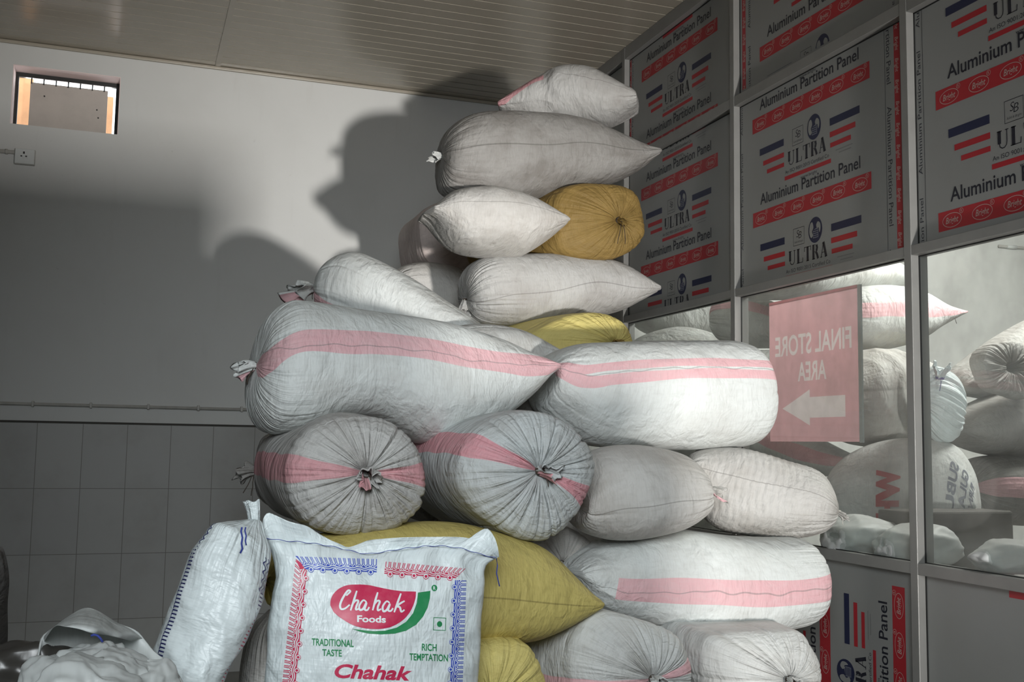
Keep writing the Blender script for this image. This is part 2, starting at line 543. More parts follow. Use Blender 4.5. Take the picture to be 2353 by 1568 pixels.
# ceiling of narrow pvc planks with one joint strip
b = MB()
y = YB + 0.24
pw = 0.1
k = 0
yy = YB
while yy > -3.0:
    y1, y0 = yy, yy - pw
    for (xa, xb) in ((-4.0, 0.412), (0.440, XP + 4.3)):
        b.box(xa, xb, y0 + 0.010, y1, ZC, ZC + 0.020, 0)
    yy -= pw
b.box(-4.0, 7.0, -3.0, YB + 0.24, ZC + 0.016, ZC + 0.10, 1)
b.box(0.410, 0.442, -3.0, YB - 0.001, ZC - 0.004, ZC + 0.008, 0)
structure(b.build('ceiling', [M['ceil'], M['ceilgap']]))
b = MB(); b.box(-3.99, XP - 0.002, YB - 0.022, YB - 0.0005, ZC - 0.022, ZC - 0.001)
structure(bevel(b.build('trim_3', M['ceil']), 0.006))

# ventilator window in the back wall
win = bpy.data.objects.new('window_1', None); COL.objects.link(win); win.location = (WX0, YB, WZ0); structure(win)
b = MB()
t = 0.004
b.box(WX0, WX0 + t, YB + 0.001, YB + 0.235, WZ0, WZ1); b.box(WX1 - t, WX1, YB + 0.001, YB + 0.235, WZ0, WZ1)
b.box(WX0 + t, WX1 - t, YB + 0.001, YB + 0.235, WZ1 - t, WZ1)
b.build('reveal', M['reveal'], win)
b = MB()
fy0, fy1 = YB + 0.13, YB + 0.155
b.box(WX0 + t, WX1 - t, fy0, fy1, WZ1 - 0.030, WZ1 - t); b.box(WX0 + t, WX0 + 0.022, fy0, fy1, WZ0, WZ1 - 0.03)
b.box(WX1 - 0.026, WX1 - t, fy0, fy1, WZ0, WZ1 - 0.03); b.box(WX0 + 0.022, WX1 - 0.026, fy0, fy1, WZ0, WZ0 + 0.012)
b.build('window_frame', M['iron'], win)
for i in range(1, 8):
    b = MB(); x = WX0 + 0.022 + i * (WX1 - WX0 - 0.048) / 8
    b.tube([(x, YB + 0.143, WZ1 - 0.028), (x, YB + 0.143, WZ1 - 0.062)], 0.004, 8)
    b.build('bar', M['iron'], win)
b = MB(); b.box(WX0 + 0.085, WX1 - 0.075, YB + 0.165, YB + 0.185, WZ0 - 0.10, WZ1 - 0.047)
for (hx, hz) in ((-0.585, 3.505), (-0.28, 3.455), (-0.27, 3.405)):
    b.tube([(hx, YB + 0.160, hz), (hx, YB + 0.166, hz)], 0.0045, 8, 1)
b.build('cement_board', [M['panelout'], M['dark']], win)
b = MB(); b.box(WX0 - 0.25, -0.690, YB + 0.55, YB + 0.60, WZ0 - 0.3, WZ1 + 0.10)
b.box(-0.245, -0.197, YB + 0.55, YB + 0.60, WZ0 - 0.3, WZ1 + 0.035)
b.build('outer_brickwork', M['brick'], win)
area_light('ventilator_sky', (-0.45, YB + 0.195, 3.588), (-0.45, YB + 0.02, 3.618), 0.5, 0.02, 0.9, (1, 0.95, 0.93))
area_light('ventilator_sunlight', (-0.45, YB + 0.36, 4.0), (-0.45, YB + 0.62, 3.3), 0.9, 0.15, 5, (1, 0.93, 0.85))

# switch socket with its conduit, long conduit with saddles
sk = thing('wall_socket', (-0.657, YB, 3.068), 'white three-pin wall socket on the back wall below the ventilator', 'socket')
b = MB(); b.box(-0.713, -0.601, YB - 0.030, YB, 3.020, 3.114); bevel(b.build('back_box', M['pipe'], sk), 0.004)
b = MB(); b.box(-0.711, -0.603, YB - 0.040, YB - 0.0305, 3.022, 3.112); bevel(b.build('socket_plate', M['socket'], sk), 0.004)
b = MB(); b.box(-0.683, -0.639, YB - 0.044, YB - 0.0405, 3.052, 3.098)
for (dx, dz, rx, rz) in ((-0.661, 3.087, 0.005, 0.007), (-0.674, 3.066, 0.005, 0.004), (-0.648, 3.066, 0.005, 0.004)):
    b.box(dx - rx, dx + rx, YB - 0.0446, YB - 0.044, dz - rz, dz + rz, 1)
b.build('outlet', [M['socket'], M['dark']], sk)
cd = thing('conduit_pipe', (-1.6, YB, 3.10), 'short grey conduit pipe running into the left side of the wall socket', 'pipe')
b = MB(); b.tube([(-2.6, YB - 0.015, 3.088), (-0.7135, YB - 0.015, 3.090)], 0.012, 12); b.build('pipe', M['pipe'], cd, True)
b = MB(); b.tube([(-0.766, YB - 0.015, 3.090), (-0.752, YB - 0.015, 3.090)], 0.016, 12); b.build('coupler', M['pipe'], cd, True)
cd = thing('conduit_pipe', (0.2, YB, 1.60), 'long thin grey conduit pipe on the back wall just above the tiles', 'pipe')
b = MB(); b.tube([(-3.9, YB - 0.014, 1.602), (1.6, YB - 0.014, 1.597)], 0.0095, 12); b.build('pipe', M['pipe'], cd, True)
for x in (-1.2, -0.855, -0.535, -0.217, 0.108, 0.40, 0.66, 1.0, 1.35):
    b = MB(); b.box(x - 0.007, x + 0.007, YB - 0.027, YB - 0.001, 1.583, 1.617); bevel(b.build('saddle', M['pipe'], cd), 0.003)

# ------------------------------------------------------------------ aluminium partition
P0R, PITCHY, PWID = 5.62, 1.221, 0.039
XG = 2.715
part = thing('aluminium_partition', (XP, 4.4, 0), 'aluminium framed partition with printed panels and glass panes, right of the sack pile', 'partition')
posts = [P0R + PITCHY - i * PITCHY for i in range(0, 6)]      # y of the near edge of each post
XD = XP + 0.075
for i, yr in enumerate(posts):
    y1 = min(yr + PWID, YB - 0.002)
    b = MB(); b.box(XP, XD, yr, y1, 0, ZC - 0.001)
    bevel(b.build('post', M['alu'], part), 0.0025)
rails = [(3.700, ZC - 0.001), (3.047, 3.096), (2.120, 2.157), (0.962, 1.003), (0.0, 0.06)]
bays = [(posts[i + 1] + PWID, posts[i]) for i in range(5)]
for (ya, yb) in bays:
    for (z0, z1) in rails:
        b = MB(); b.box(XP + 0.001, XD, ya, yb, z0, z1)
        bevel(b.build('rail', M['alu'], part), 0.002)
SCL = 1.0056


def fy(y): return y * SCL


def fz(z): return (z - 1.4) * SCL + 1.4


def ultra_letters(u0, u1, v0, v1):
    h = v1 - v0; w = u1 - u0
    q = []
    L = {}
    th, tn = 0.30, 0.07
    L['U'] = [([(0.15, 1), (0.15, 0.3)], th), ([(0.15, 0.32), (0.2, 0.14), (0.4, 0.04), (0.62, 0.05), (0.8, 0.18), (0.84, 0.35), (0.84, 1)], 0.08), ([(-0.05, 0.97), (0.4, 0.97)], 0.06), ([(0.68, 0.97), (1.0, 0.97)], 0.06)]
    L['L'] = [([(0.25, 1), (0.25, 0)], th), ([(0.0, 0.03), (0.9, 0.03)], 0.06), ([(0.88, 0.0), (0.93, 0.33)], 0.07), ([(0.05, 0.97), (0.5, 0.97)], 0.06)]
    L['T'] = [([(0.5, 1), (0.5, 0)], th), ([(0.0, 0.97), (1, 0.97)], 0.06), ([(0.03, 1), (0.03, 0.68)], 0.07), ([(0.97, 1), (0.97, 0.68)], 0.07), ([(0.28, 0.03), (0.72, 0.03)], 0.06)]
    L['R'] = [([(0.2, 1), (0.2, 0)], th), ([(0.2, 0.97), (0.55, 0.97), (0.55, 0.5), (0.3, 0.5)], 0.06), ([(0.68, 0.95), (0.76, 0.75), (0.66, 0.53)], 0.24), ([(0.55, 0.5), (0.72, 0.3), (0.86, 0.0)], 0.26), ([(0.0, 0.03), (0.42, 0.03)], 0.06)]
    L['A'] = [([(0.14, 0), (0.5, 1)], 0.08), ([(0.5, 1.0), (0.85, 0.0)], th), ([(0.25, 0.33), (0.68, 0.33)], 0.06), ([(0.0, 0.03), (0.3, 0.03)], 0.06), ([(0.65, 0.03), (1.0, 0.03)], 0.06)]
    cw = w / 5.0
    for i, ch in enumerate('ULTRA'):
        for pts, t in L[ch]:
            p = np.array(pts, float); p = np.stack([u0 + cw * (i + 0.06 + p[:, 0] * 0.86), v0 + p[:, 1] * h], 1)
            q.append(ribbon(p, t * cw * 0.86))
    return q


def film_pattern(rows, lod):
    """print on the protective film: list of (tris2D, material key, layer); u right, v up from the text baseline"""
    out = []
    def add(g, m, l=1): out.append((g, m, l))
    for v in rows:
        add(text_box('Aluminium Partition Panel', 0.062, 0.787, v + 0.0, v + 0.050, 0.012), 'pblack')
        add(rect(0, 0.853, v - 0.100, v - 0.030), 'pred')
        for i in range(6):
            c = 0.068 + 0.143 * i
            add(ribbon(ellipse(c, v - 0.067, 0.046, 0.025), 0.0022, True), 'ppale', 2)
            add(text_box('Bright', c - 0.031, c + 0.031, v - 0.077, v - 0.055, 0.012, 0.25), 'ppale', 2)
            add(ribbon(ellipse(c + 0.046, v - 0.042, 0.009, 0.009, 16), 0.0016, True), 'ppale', 2)
            add(text_box('R', c + 0.0425, c + 0.0495, v - 0.047, v - 0.037), 'ppale', 2)
        # monogram box and globe
        bx0, bx1, by0, by1 = 0.322, 0.402, v - 0.240, v - 0.165
        add(ribbon([(bx0, by0), (bx1, by0), (bx1, by1), (bx0, by1)], 0.0025, True), 'pblack')
        add(text_box('S', 0.345, 0.364, v - 0.205, v - 0.175, -0.01, 0.2), 'pblack')
        add(text_box('B', 0.360, 0.382, v - 0.212, v - 0.182, -0.01, 0.2), 'pblack')
        add(text_box('Solid & Bright', 0.330, 0.395, v - 0.229, v - 0.221, -0.01, 0.3), 'pblack')
        gx, gy = 0.482, v - 0.196
        add(disc(gx, gy, 0.049, 0.056), 'pnavy')
        for blob in ([(-.036, .028), (-.02, .036), (-.012, .012), (-.022, -.004), (-.016, -.022), (-.03, -.03), (-.042, -.005)],
                     [(.008, .02), (.02, .033), (.036, .022), (.038, .0), (.03, -.016), (.024, .006), (.014, .004)]):
            add(earclip(smooth_line([(gx + a, gy + c) for a, c in blob], 4, True)), 'board', 2)
        add(earclip([(gx - .016, gy - .035), (gx + .022, gy - .035), (gx + .022, gy + .0), (gx + .012, gy + .008), (gx - .016, gy + .0)]), 'ppale2', 2)
        for q in range(4):
            add(rect(gx - .013, gx + .019, gy - .031 + q * .009, gy - .0265 + q * .009), 'pnavy', 3)
        # bars at both sides
        for (a, c, d, e, m) in ((0.592, 0.788, -.224, -.192, 'pnavy'), (0.591, 0.760, -.274, -.251, 'pred'), (0.593, 0.730, -.318, -.298, 'pred'),
                                (0.060, 0.255, -.219, -.187, 'pnavy'), (0.088, 0.256, -.272, -.250, 'pred'), (0.119, 0.256, -.316, -.297, 'pred')):
            add(rect(a, c, v + d, v + e), m)
        for g in ultra_letters(0.285, 0.567, v - 0.322, v - 0.258): add(g, 'pblack')
        add(text_box('An ISO 9001:2015 Certified Co', 0.264, 0.583, v - 0.354, v - 0.338, -0.004), 'pblack')
        add(rect(0.26, 0.597, v - 0.382, v - 0.364), 'pred')
        add(text_box('www.bright', 0.38, 0.50, v - 0.401, v - 0.388, -0.006), 'pblack')
        add(ribbon([(0.63, v - .338), (0.74, v - .338)], 0.004), 'pgrey'); add(ribbon([(0.65, v - .352), (0.73, v - .352)], 0.004), 'pgrey')
    return out


def strip(u0, u1, va, vb, red, reading, out, phase=0.0):
    """vertical margin of the film: text line and, when red is set, a red ribbon beside it"""
    P = 0.56
    n0 = int(math.floor((va - phase) / P)) - 1
    for k in range(n0, n0 + int((vb - va) / P) + 4):
        z = phase + k * P
        g, f = text_box('Aluminium Partition Panel', 0, 0.47, 0, 1)
        w = u1 - u0
        if reading == 'up': p = np.stack([u1 - g[:, 1] * w * 0.55 - w * .2, z + g[:, 0]], 1)
        else: p = np.stack([u0 + g[:, 1] * w * 0.55 + w * .2, z + 0.47 - g[:, 0]], 1)
        out.append(((p, f), 'pblack', 1))
    if red:
        out.append((rect(red[0], red[1], va, vb), 'pred', 1))
        c = (red[0] + red[1]) / 2; w = red[1] - red[0]
        z = va + 0.03
        while z < vb:
            g, f = text_box('Bright', 0, 0.055, 0, 1, 0.01, 0.25)
            sgn = 1 if reading == 'up' else -1
            p = np.stack([c - sgn * (g[:, 1] - 0.5) * w * 0.55, z + sgn * (g[:, 0] - 0.027)], 1)
            out.append(((p, f), 'ppale', 2))
            z += 0.085


PM = ['board', 'pred', 'pnavy', 'pblack', 'ppale', 'ppale2', 'pgrey', 'gasket']
M['ppale2'] = simple('grey blue film print', (0.17, 0.18, 0.22), 0.4)
M['pgrey'] = simple('grey film print', (0.20, 0.20, 0.20), 0.4)


def panel(bay, z0, z1, pattern, to_yz, name='printed_panel', label=None, clipv=None):
    """one panel with its film print, sunk behind the section face"""
    ya, yb = bays[bay]
    b = MB()
    b.box(XG, XG + 0.012, ya - 0.004, yb + 0.004, z0 - 0.004, z1 + 0.004, 0)
    g = 0.006
    for (a, c, d, e) in ((yb - g, yb + .001, z0, z1), (ya - .001, ya + g * .6, z0, z1), (ya, yb, z1 - g * .8, z1 + .001), (ya, yb, z0 - .001, z0 + g * .5)):
        b.box(XG - 0.0025, XG + 0.001, a, c, d, e, 7)
    lo = z0 if clipv is None else clipv
    for (v, f), mk, layer in pattern:
        yz = to_yz(v)
        mi = PM.index(mk)
        x = XG - 0.0006 * layer
        for tri in f:
            t = yz[list(tri)]
            if t[:, 0].max() < ya or t[:, 0].min() > yb or t[:, 1].max() < lo or t[:, 1].min() > z1: continue
            pc = clip_tri(t, ya, yb, lo, z1)
            if len(pc) < 3: continue
            n = len(b.v)
            b.v.extend([(x, p[0], p[1]) for p in pc])
            # facing -x
            ar = sum(pc[i][0] * pc[(i + 1) % len(pc)][1] - pc[(i + 1) % len(pc)][0] * pc[i][1] for i in range(len(pc)))
            idx = list(range(n, n + len(pc)))
            b.f.append(tuple(idx if ar < 0 else idx[::-1])); b.m.append(mi)
    o = b.build(name, [M[k] for k in PM], part)
    if label: o['label'] = label
    return o


def upright(yu0, zb):
    return lambda v: np.stack([fy(yu0) - v[:, 0], fz(zb) + v[:, 1]], 1)


def ident(v): return v


R5 = [0.45, 0.0, -0.45, -0.9]
pat = film_pattern(R5, 1)


def with_strip(pattern, tf, extra):
    return [((tf(g[0]), g[1]), m, l) for g, m, l in pattern] + extra


def yz_strip(y_left, y_right, za, zb, red, reading, phase=0.0):
    out = []
    # build in (u = -y, v = z) and flip
    strip(-y_left, -y_right, za, zb, (-red[0], -red[1]) if red else None, reading, out, phase)
    return [((np.stack([-g[0][:, 0], g[0][:, 1]], 1), g[1]), m, l) for g, m, l in out]


ZT, ZM, ZQ = (3.096, 3.700), (2.157, 3.047), (0.06, 0.962)
edge_line = lambda y: [((np.array([(y, 0), (y - .0022, 0), (y - .0022, 4), (y, 4)], float), [(0, 1, 2), (0, 2, 3)]), 'pblack', 1)]
# bay next to the back wall
panel(0, *ZT, with_strip(pat, upright(6.66, 3.60), []), ident)
panel(0, *ZM, with_strip(pat, upright(6.66, 2.90), []), ident)
# second bay
panel(1, *ZT, with_strip(pat, upright(5.431, 3.598), yz_strip(5.60, 5.565, 3.0, 3.8, (5.625, 5.597), 'up', .1) + yz_strip(4.500, 4.470, 3.0, 3.8, None, 'down', .3)), ident)
panel(1, *ZM, with_strip(pat, upright(5.431, 2.900), yz_strip(4.500, 4.470, 2.0, 3.1, None, 'down', .2)), ident)
# third bay
panel(2, *ZT, with_strip(film_pattern([0.45, 0.0], 1), upright(4.2, 3.302), yz_strip(4.335, 4.295, 3.0, 3.8, (4.376, 4.346), 'up', .05) + yz_strip(3.30, 3.27, 3.0, 3.8, None, 'down', .1)), ident, clipv=3.124)
panel(2, *ZM, with_strip(pat, upright(4.266, 2.972), yz_strip(3.345, 3.300, 2.0, 3.1, (3.292, 3.258), 'down', 0.02) + edge_line(3.347) + yz_strip(4.398, 4.37, 2.0, 3.1, None, 'up', .1)), ident)
# bay nearest the viewer
panel(3, *ZT, with_strip(pat, upright(3.054, 3.55), []), ident)
panel(3, *ZM, with_strip(pat, upright(3.054, 2.730), yz_strip(3.175, 3.140, 2.0, 3.1, None, 'up', .18) + edge_line(3.136)), ident)
panel(4, *ZT, with_strip(pat, upright(1.83, 3.55), []), ident)
panel(4, *ZM, with_strip(pat, upright(1.83, 2.73), []), ident)
# lower panels: the film of the third bay is laid sideways
side = lambda v: np.stack([fy(3.371) + v[:, 1], fz(0.056) + v[:, 0]], 1)
panel(0, *ZQ, [], ident); panel(1, *ZQ, [], ident)
panel(2, *ZQ, [((side(g[0]), g[1]), m, l) for g, m, l in film_pattern([0.9, 0.45, 0.0], 1)], ident)
panel(3, *ZQ, [((np.array([(2.79, .935), (2.70, .935), (2.70, .97), (2.79, .97)], float), [(0, 1, 2), (0, 2, 3)]), 'pred', 1)], ident, label='plain grey scuffed lower panel')
panel(4, *ZQ, [], ident)
for i, (ya, yb) in enumerate(bays):
    b = MB(); b.box(XG + 0.003, XG + 0.009, ya - 0.004, yb + 0.004, 0.999, 2.124)
    o = b.build('glass_pane', M['glass'], part)
    b = MB()
    for (a, c, d, e) in ((yb - .005, yb, 1.003, 2.12), (ya, ya + .004, 1.003, 2.12), (ya + .004, yb - .005, 2.116, 2.12), (ya + .004, yb - .005, 1.003, 1.006)):
        b.box(XG - .002, XG + .0028, a, c, d, e)
    b.build('gasket', M['gasket'], part)
# ------------------------------------------------------------------ sacks
SEED = [0]


def resample(poly, t):
    p = smooth_line(poly, 8)
    d = np.concatenate([[0], np.cumsum(np.linalg.norm(np.diff(p, axis=0), axis=1))])
    d /= d[-1]
    return np.stack([np.interp(t, d, p[:, 0]), np.interp(t, d, p[:, 1])], 1)


def spow(x, p): return np.sign(x) * np.abs(x) ** p


def lumps(rng, T, TH, amp, L):
    d = np.zeros(np.broadcast(T, TH).shape)
    for _ in range(9):
        kt = rng.uniform(2, 9) * L; kh = rng.integers(1, 5)
        d += rng.uniform(-1, 1) * np.sin(kt * T + kh * TH + rng.uniform(0, 6.3)) / 3
    return amp * d


def crease_field(rng, D, TH, R, n, depth, lmin, lmax, wid=0.009):
    """pleats running away from a tied end: D distance from the tie, TH angle, R local radius"""
    d = np.zeros(np.broadcast(D, TH, R).shape)
    for i in range(n):
        th = (i + rng.uniform(-.45, .45)) / n * 2 * math.pi
        l = rng.uniform(lmin, lmax) * (1.0 if rng.random() > .25 else 1.6)
        w = np.minimum(wid * rng.uniform(.6, 1.4), R * 0.11 + .0008)
        bend = rng.uniform(-.25, .25)
        dth = (TH - th - bend * D + math.pi) % (2 * math.pi) - math.pi
        d -= depth * rng.uniform(.4, 1.2) * np.exp(-(dth * R / w) ** 2) * np.exp(-(D / l) ** 2.2) * np.clip(R / .06, 0.05, 1)
    return d


def grid_faces(n, m, tip0=None, tip1=None):
    f = []
    for i in range(n - 1):
        a = i * m
        for k in range(m):
            k2 = (k + 1) % m
            f.append((a + k, a + k2, a + m + k2, a + m + k))
    if tip0 is not None: f += [(tip0, (k + 1) % m, k) for k in range(m)]
    if tip1 is not None: f += [(tip1, (n - 1) * m + k, (n - 1) * m + (k + 1) % m) for k in range(m)]
    return f


def tied_mouth(root, pos, d, mat, L=0.055, r0=0.012, r1=0.035, seed=0, flat=0.8, band=False, twine=True, tails=2, tail_len=0.07, twine_mat='twine', ruf=.35, name='tied_mouth', lv=1.0):
    """gathered cloth beyond the tie, with its twine"""
    rng = np.random.default_rng(seed)
    d = np.array(d, float); d /= np.linalg.norm(d)
    a = np.cross(d, (0.2, 0.1, 0.97)); a /= np.linalg.norm(a); b2 = np.cross(d, a)
    n, m = 12, 56
    ph = np.linspace(0, 2 * math.pi, m, endpoint=False)
    ruff = sum(rng.uniform(.4, 1) * np.sin(k * ph + rng.uniform(0, 6.3)) for k in (3, 5, 8, 11)) / 2.2
    lenv = 1 + lv * (.30 * np.sin(2 * ph + rng.uniform(0, 6)) + .16 * np.sin(5 * ph + rng.uniform(0, 6)))
    V = []
    for i in range(n):
        s = i / (n - 1)
        r = r0 + (r1 - r0) * s ** 0.9
        rr = r * (1 + ruf * (.35 + .65 * s) * ruff)
        ax = (-0.010 + (L + .010) * s) * (1 + (lenv - 1) * s)
        bendv = np.array([0, 0, -1.0]) * (0.35 * L * s * s)
        V.append(pos + np.outer(ax, d) + np.outer(rr * np.cos(ph), a) + np.outer(rr * np.sin(ph) * flat, b2) + bendv)
    # inner side of the mouth
    for i in range(4):
        s = 1 - i / 4
        r = (r0 + (r1 - r0) * s ** .9) * .86
        rr = r * (1 + ruf * (.35 + .65 * s) * ruff)
        ax = (L * s) * (1 + (lenv - 1) * s) - .004
        V.append(pos + np.outer(ax, d) + np.outer(rr * np.cos(ph), a) + np.outer(rr * np.sin(ph) * flat, b2) + np.array([0, 0, -1.0]) * (.35 * L * s * s))
    V = np.array(V); nn = V.shape[0]
    st = np.zeros((nn * m, 3)); st[:, 0] = np.repeat(np.linspace(0, L * 2, nn), m); st[:, 1] = np.tile(ph * .05, nn); st[:, 2] = seed
    bd = np.full(nn * m, -1.0)
    if band: bd = np.tile(np.where(np.abs((ph - 1.2 + math.pi) % (2 * math.pi) - math.pi) < .8, 1.0, -1.0), nn)
    mesh_obj(name, V.reshape(-1, 3), grid_faces(nn, m), M[mat], None, root, True,
             {'st': st, 'band': bd, 'seam': np.full(nn * m, 1.0), 'gather': np.full(nn * m, .6)})
    if twine:
        tb = MB()
        for q in range(3):
            c = pos + d * (-.004 + .004 * q)
            tb.tube([c + (r0 * 1.22) * (math.cos(k * 2 * math.pi / 16) * a + flat * math.sin(k * 2 * math.pi / 16) * b2) for k in range(17)], .0022, 6, cap=False)
        for q in range(tails):
            p = pos + (r0 * 1.2) * (a * rng.uniform(-.6, .6) - b2 * .3) + np.array([0, -.010, 0])
            pts = [p]
            dirv = d * rng.uniform(.2, .9) + np.array([rng.uniform(-.3, .3), -.35, -.5])
            for k in range(6):
                dirv = dirv * .75 + np.array([rng.uniform(-.35, .35), rng.uniform(-.1, .1), -.42])
                pts.append(pts[-1] + dirv / (np.linalg.norm(dirv) + 1e-6) * tail_len / 6)
            tb.tube(smooth_line(pts, 3) if False else pts, .0016, 6)
        tb.build('twine', M[twine_mat], root, True)


def side_sack(label, top, bot, Y, depth, ends, mat, group='filled sacks in the big pile', band=None, bandw=.04, band_t=(-1, 2), seam=None, band_px=None, seam_px=None,
              mouth=None, pleat=1.0, cat='sack', name='grain_sack', pexp=.86, lump=.006, n=130, m=288, flatbot=0, back=1.0, decals=None, extra_cr=None):
    """a sack seen along its side.  top/bot: outline from end A to end B, on the plane y = Y (two values: at A and at B)"""
    SEED[0] += 1
    rng = np.random.default_rng(SEED[0] * 7 + 3)
    x = np.linspace(0, 1, n)
    t = 0.5 - 0.5 * np.cos(x * math.pi); t = .35 * x + .65 * t
    tp, bp = resample(top, t), resample(bot, t)
    YA, YE = Y if isinstance(Y, (tuple, list)) else (Y, Y)
    xa, xb = (top[0][0] + bot[0][0]) / 2, (top[-1][0] + bot[-1][0]) / 2
    ya_, yb_ = (top[0][1] + bot[0][1]) / 2, (top[-1][1] + bot[-1][1]) / 2
    vertical = abs(yb_ - ya_) > abs(xb - xa)
    def yy(p):
        s = np.clip((p[1] - ya_) / (yb_ - ya_) if vertical else (p[0] - xa) / (xb - xa), -.05, 1.05)
        return YA + (YE - YA) * s
    Tq = np.array([at(p[0], p[1], yy(p)) for p in tp]); Bq = np.array([at(p[0], p[1], yy(p)) for p in bp])
    c = (Tq + Bq) / 2; e2 = (Tq - Bq) / 2
    hh = np.linalg.norm(e2, axis=1); hmax = hh.max()
    ax = c[-1] - c[0]; L = np.linalg.norm(ax); ax /= L
    em = e2[n // 2] / np.linalg.norm(e2[n // 2])
    nrm = np.cross(em, ax); nrm -= 0
    nrm /= np.linalg.norm(nrm)
    if nrm[1] > 0: nrm = -nrm
    f = hh / hmax
    def prof(kind, s):
        if kind == 'tie': return np.clip(f, 0, 1) ** .95
        return np.clip(.60 + .40 * np.clip(s / .45, 0, 1) ** .7, 0, 1) * np.clip(.35 + .65 * (s / .02), 0, 1)
    fa, fb = prof(ends[0], t), prof(ends[1], 1 - t)
    sm = t * t * (3 - 2 * t)
    a = depth * (fa * (1 - sm) + fb * sm)
    th = np.linspace(-math.pi / 2, 1.5 * math.pi, m, endpoint=False)      # starts and closes at the far side
    TH, T = np.meshgrid(th, t)
    P = c[:, None, :] + nrm[None, None, :] * (a[:, None] * spow(np.sin(TH), pexp))[..., None] * np.where(np.sin(TH) < 0, back, 1.0)[..., None] + e2[:, None, :] * spow(np.cos(TH), pexp)[..., None]
    R = ((a + hh) / 2)[:, None]
    # cloth relief along the cross-section normal
    nx = np.sin(TH) / np.maximum(a[:, None], .02); nz = np.cos(TH) / np.maximum(hh[:, None], .02)
    ln = np.sqrt(nx ** 2 + nz ** 2); nx, nz = nx / ln, nz / ln
    eh = e2 / np.maximum(hh[:, None], 1e-6)
    acc = np.concatenate([[0], np.cumsum(np.linalg.norm(np.diff(Tq + Bq, axis=0) / 2, axis=1) + np.abs(np.diff(hh)) * .6)])
    disp = lumps(rng, T, TH, lump, 1.0) * np.clip(R / .1, 0, 1)
    gather = np.zeros((n, m))
    for e, D in ((0, acc), (1, acc[-1] - acc)):
        D = D[:, None]
        if ends[e] == 'tie':
            disp += crease_field(rng, D, TH, R, 30, .0075 * pleat, .05, .22, .0075)
            disp += crease_field(rng, D, TH, R, 41, .0040 * pleat, .05, .16, .005)
            gather += np.exp(-(D / .20) ** 2)
        else:
            disp += crease_field(rng, D, TH, R, 9, .005 * pleat, .05, .22)
            gather += .35 * np.exp(-(D / .10) ** 2)
    if extra_cr is not None:
        for (t0, tw, k, am) in extra_cr:     # folds across the cloth
            disp += am * np.exp(-((T - t0) / tw) ** 2) * np.abs(np.sin(k * T * math.pi + 1.3 * np.sin(TH * 2) + .8 * np.sin(5 * TH))) * np.clip(np.sin(TH) + .3, 0, 1)
    P = P + nrm * (disp * nx)[..., None] + eh[:, None, :] * (disp * nz)[..., None]
    V = P.reshape(-1, 3)
    t0 = P[0].mean(0); t1 = P[-1].mean(0)
    V = np.concatenate([V, [t0], [t1]])
    off = rng.uniform(0, 40, 2)
    st = np.stack([T * L * 1.0 + off[0], (TH / (2 * math.pi)) * 2 * math.pi * hmax + off[1], np.zeros_like(T)], -1).reshape(-1, 3)
    bd = np.full((n, m), -1.0)
    if band is not None:
        bs = band if isinstance(band, (list, tuple)) else [band]
        for b0 in bs:
            wob = .003 * np.sin(9 * T + b0) + .002 * np.sin(31 * T)
            di = bandw * np.clip(R / (hmax * .8), .12, 1.0) - np.abs((TH - b0 + math.pi) % (2 * math.pi) - math.pi) * R + wob
            di = np.where((T >= band_t[0]) & (T <= band_t[1]), di, -1)
            bd = np.maximum(bd, di)
    def theta_of(poly):
        q = smooth_line(poly, 8)
        fr = np.full(n, .5)
        for _ in range(4):
            xm = tp[:, 0] + (bp[:, 0] - tp[:, 0]) * fr
            fr = np.clip((np.interp(xm, q[:, 0], q[:, 1]) - tp[:, 1]) / np.maximum(bp[:, 1] - tp[:, 1], 1e-3), .03, .97)
        k = 1 - 2 * fr
        return np.arccos(np.sign(k) * np.abs(k) ** (1 / pexp))[:, None]
    for poly, hw in (band_px or []):
        hm = hw * (YA + YE) / 2 / FPX
        cen = theta_of(poly)
        rr = np.sqrt((a[:, None] * np.cos(cen)) ** 2 + (hh[:, None] * np.sin(cen)) ** 2)
        di = np.minimum(hm, rr * .5) - np.abs(TH - cen) * np.maximum(rr, .004) + .0015 * np.sin(23 * T)
        bd = np.maximum(bd, np.where((T >= band_t[0]) & (T <= band_t[1]), di, -1))
    sd = np.full((n, m), 1.0)
    for poly in (seam_px or []):
        cen = theta_of(poly) + .012 * np.sin(40 * T) + .01 * np.sin(77 * T)
        d1 = (TH - cen) * R
        sd = np.where(np.abs(d1) < np.abs(sd), d1, sd)
    if seam is not None:
        for s0, wv in (seam if isinstance(seam, list) else [(seam, .05)]):
            cen = s0 + wv * np.sin(6 * T + 1.0) + .4 * wv * np.sin(17 * T)
            d1 = ((TH - cen + math.pi) % (2 * math.pi) - math.pi) * R
            sd = np.where(np.abs(d1) < np.abs(sd), d1, sd)
    z2 = lambda q, v: np.concatenate([q.reshape(-1), [v, v]])
    base = np.array([c[n // 2][0], c[n // 2][1], V[:, 2].min()])
    root = thing(name, base, label, cat, group)
    body = mesh_obj('sack_body', V, grid_faces(n, m, n * m, n * m + 1), M[mat], None, root, True,
                    {'st': np.concatenate([st, [st[0], st[-1]]]), 'band': z2(bd, -1), 'seam': z2(sd, 1), 'gather': z2(gather, 1)})
    for mo in (mouth or []):
        mo = dict(mo)
        e = mo.pop('end', 0)
        p = c[0] if e == 0 else c[-1]
        q = c[3] if e == 0 else c[-4]
        d = mo.pop('dir', None)
        d = np.array(d, float) if d is not None else (p - q)
        tied_mouth(root, p + d / np.linalg.norm(d) * .004, d, mo.pop('mat', mat), seed=SEED[0] * 11 + e, **mo)
    root['_'] = 0; del root['_']
    return root, dict(P=P, t=t, th=th, nrm=nrm, L=L, c=c)


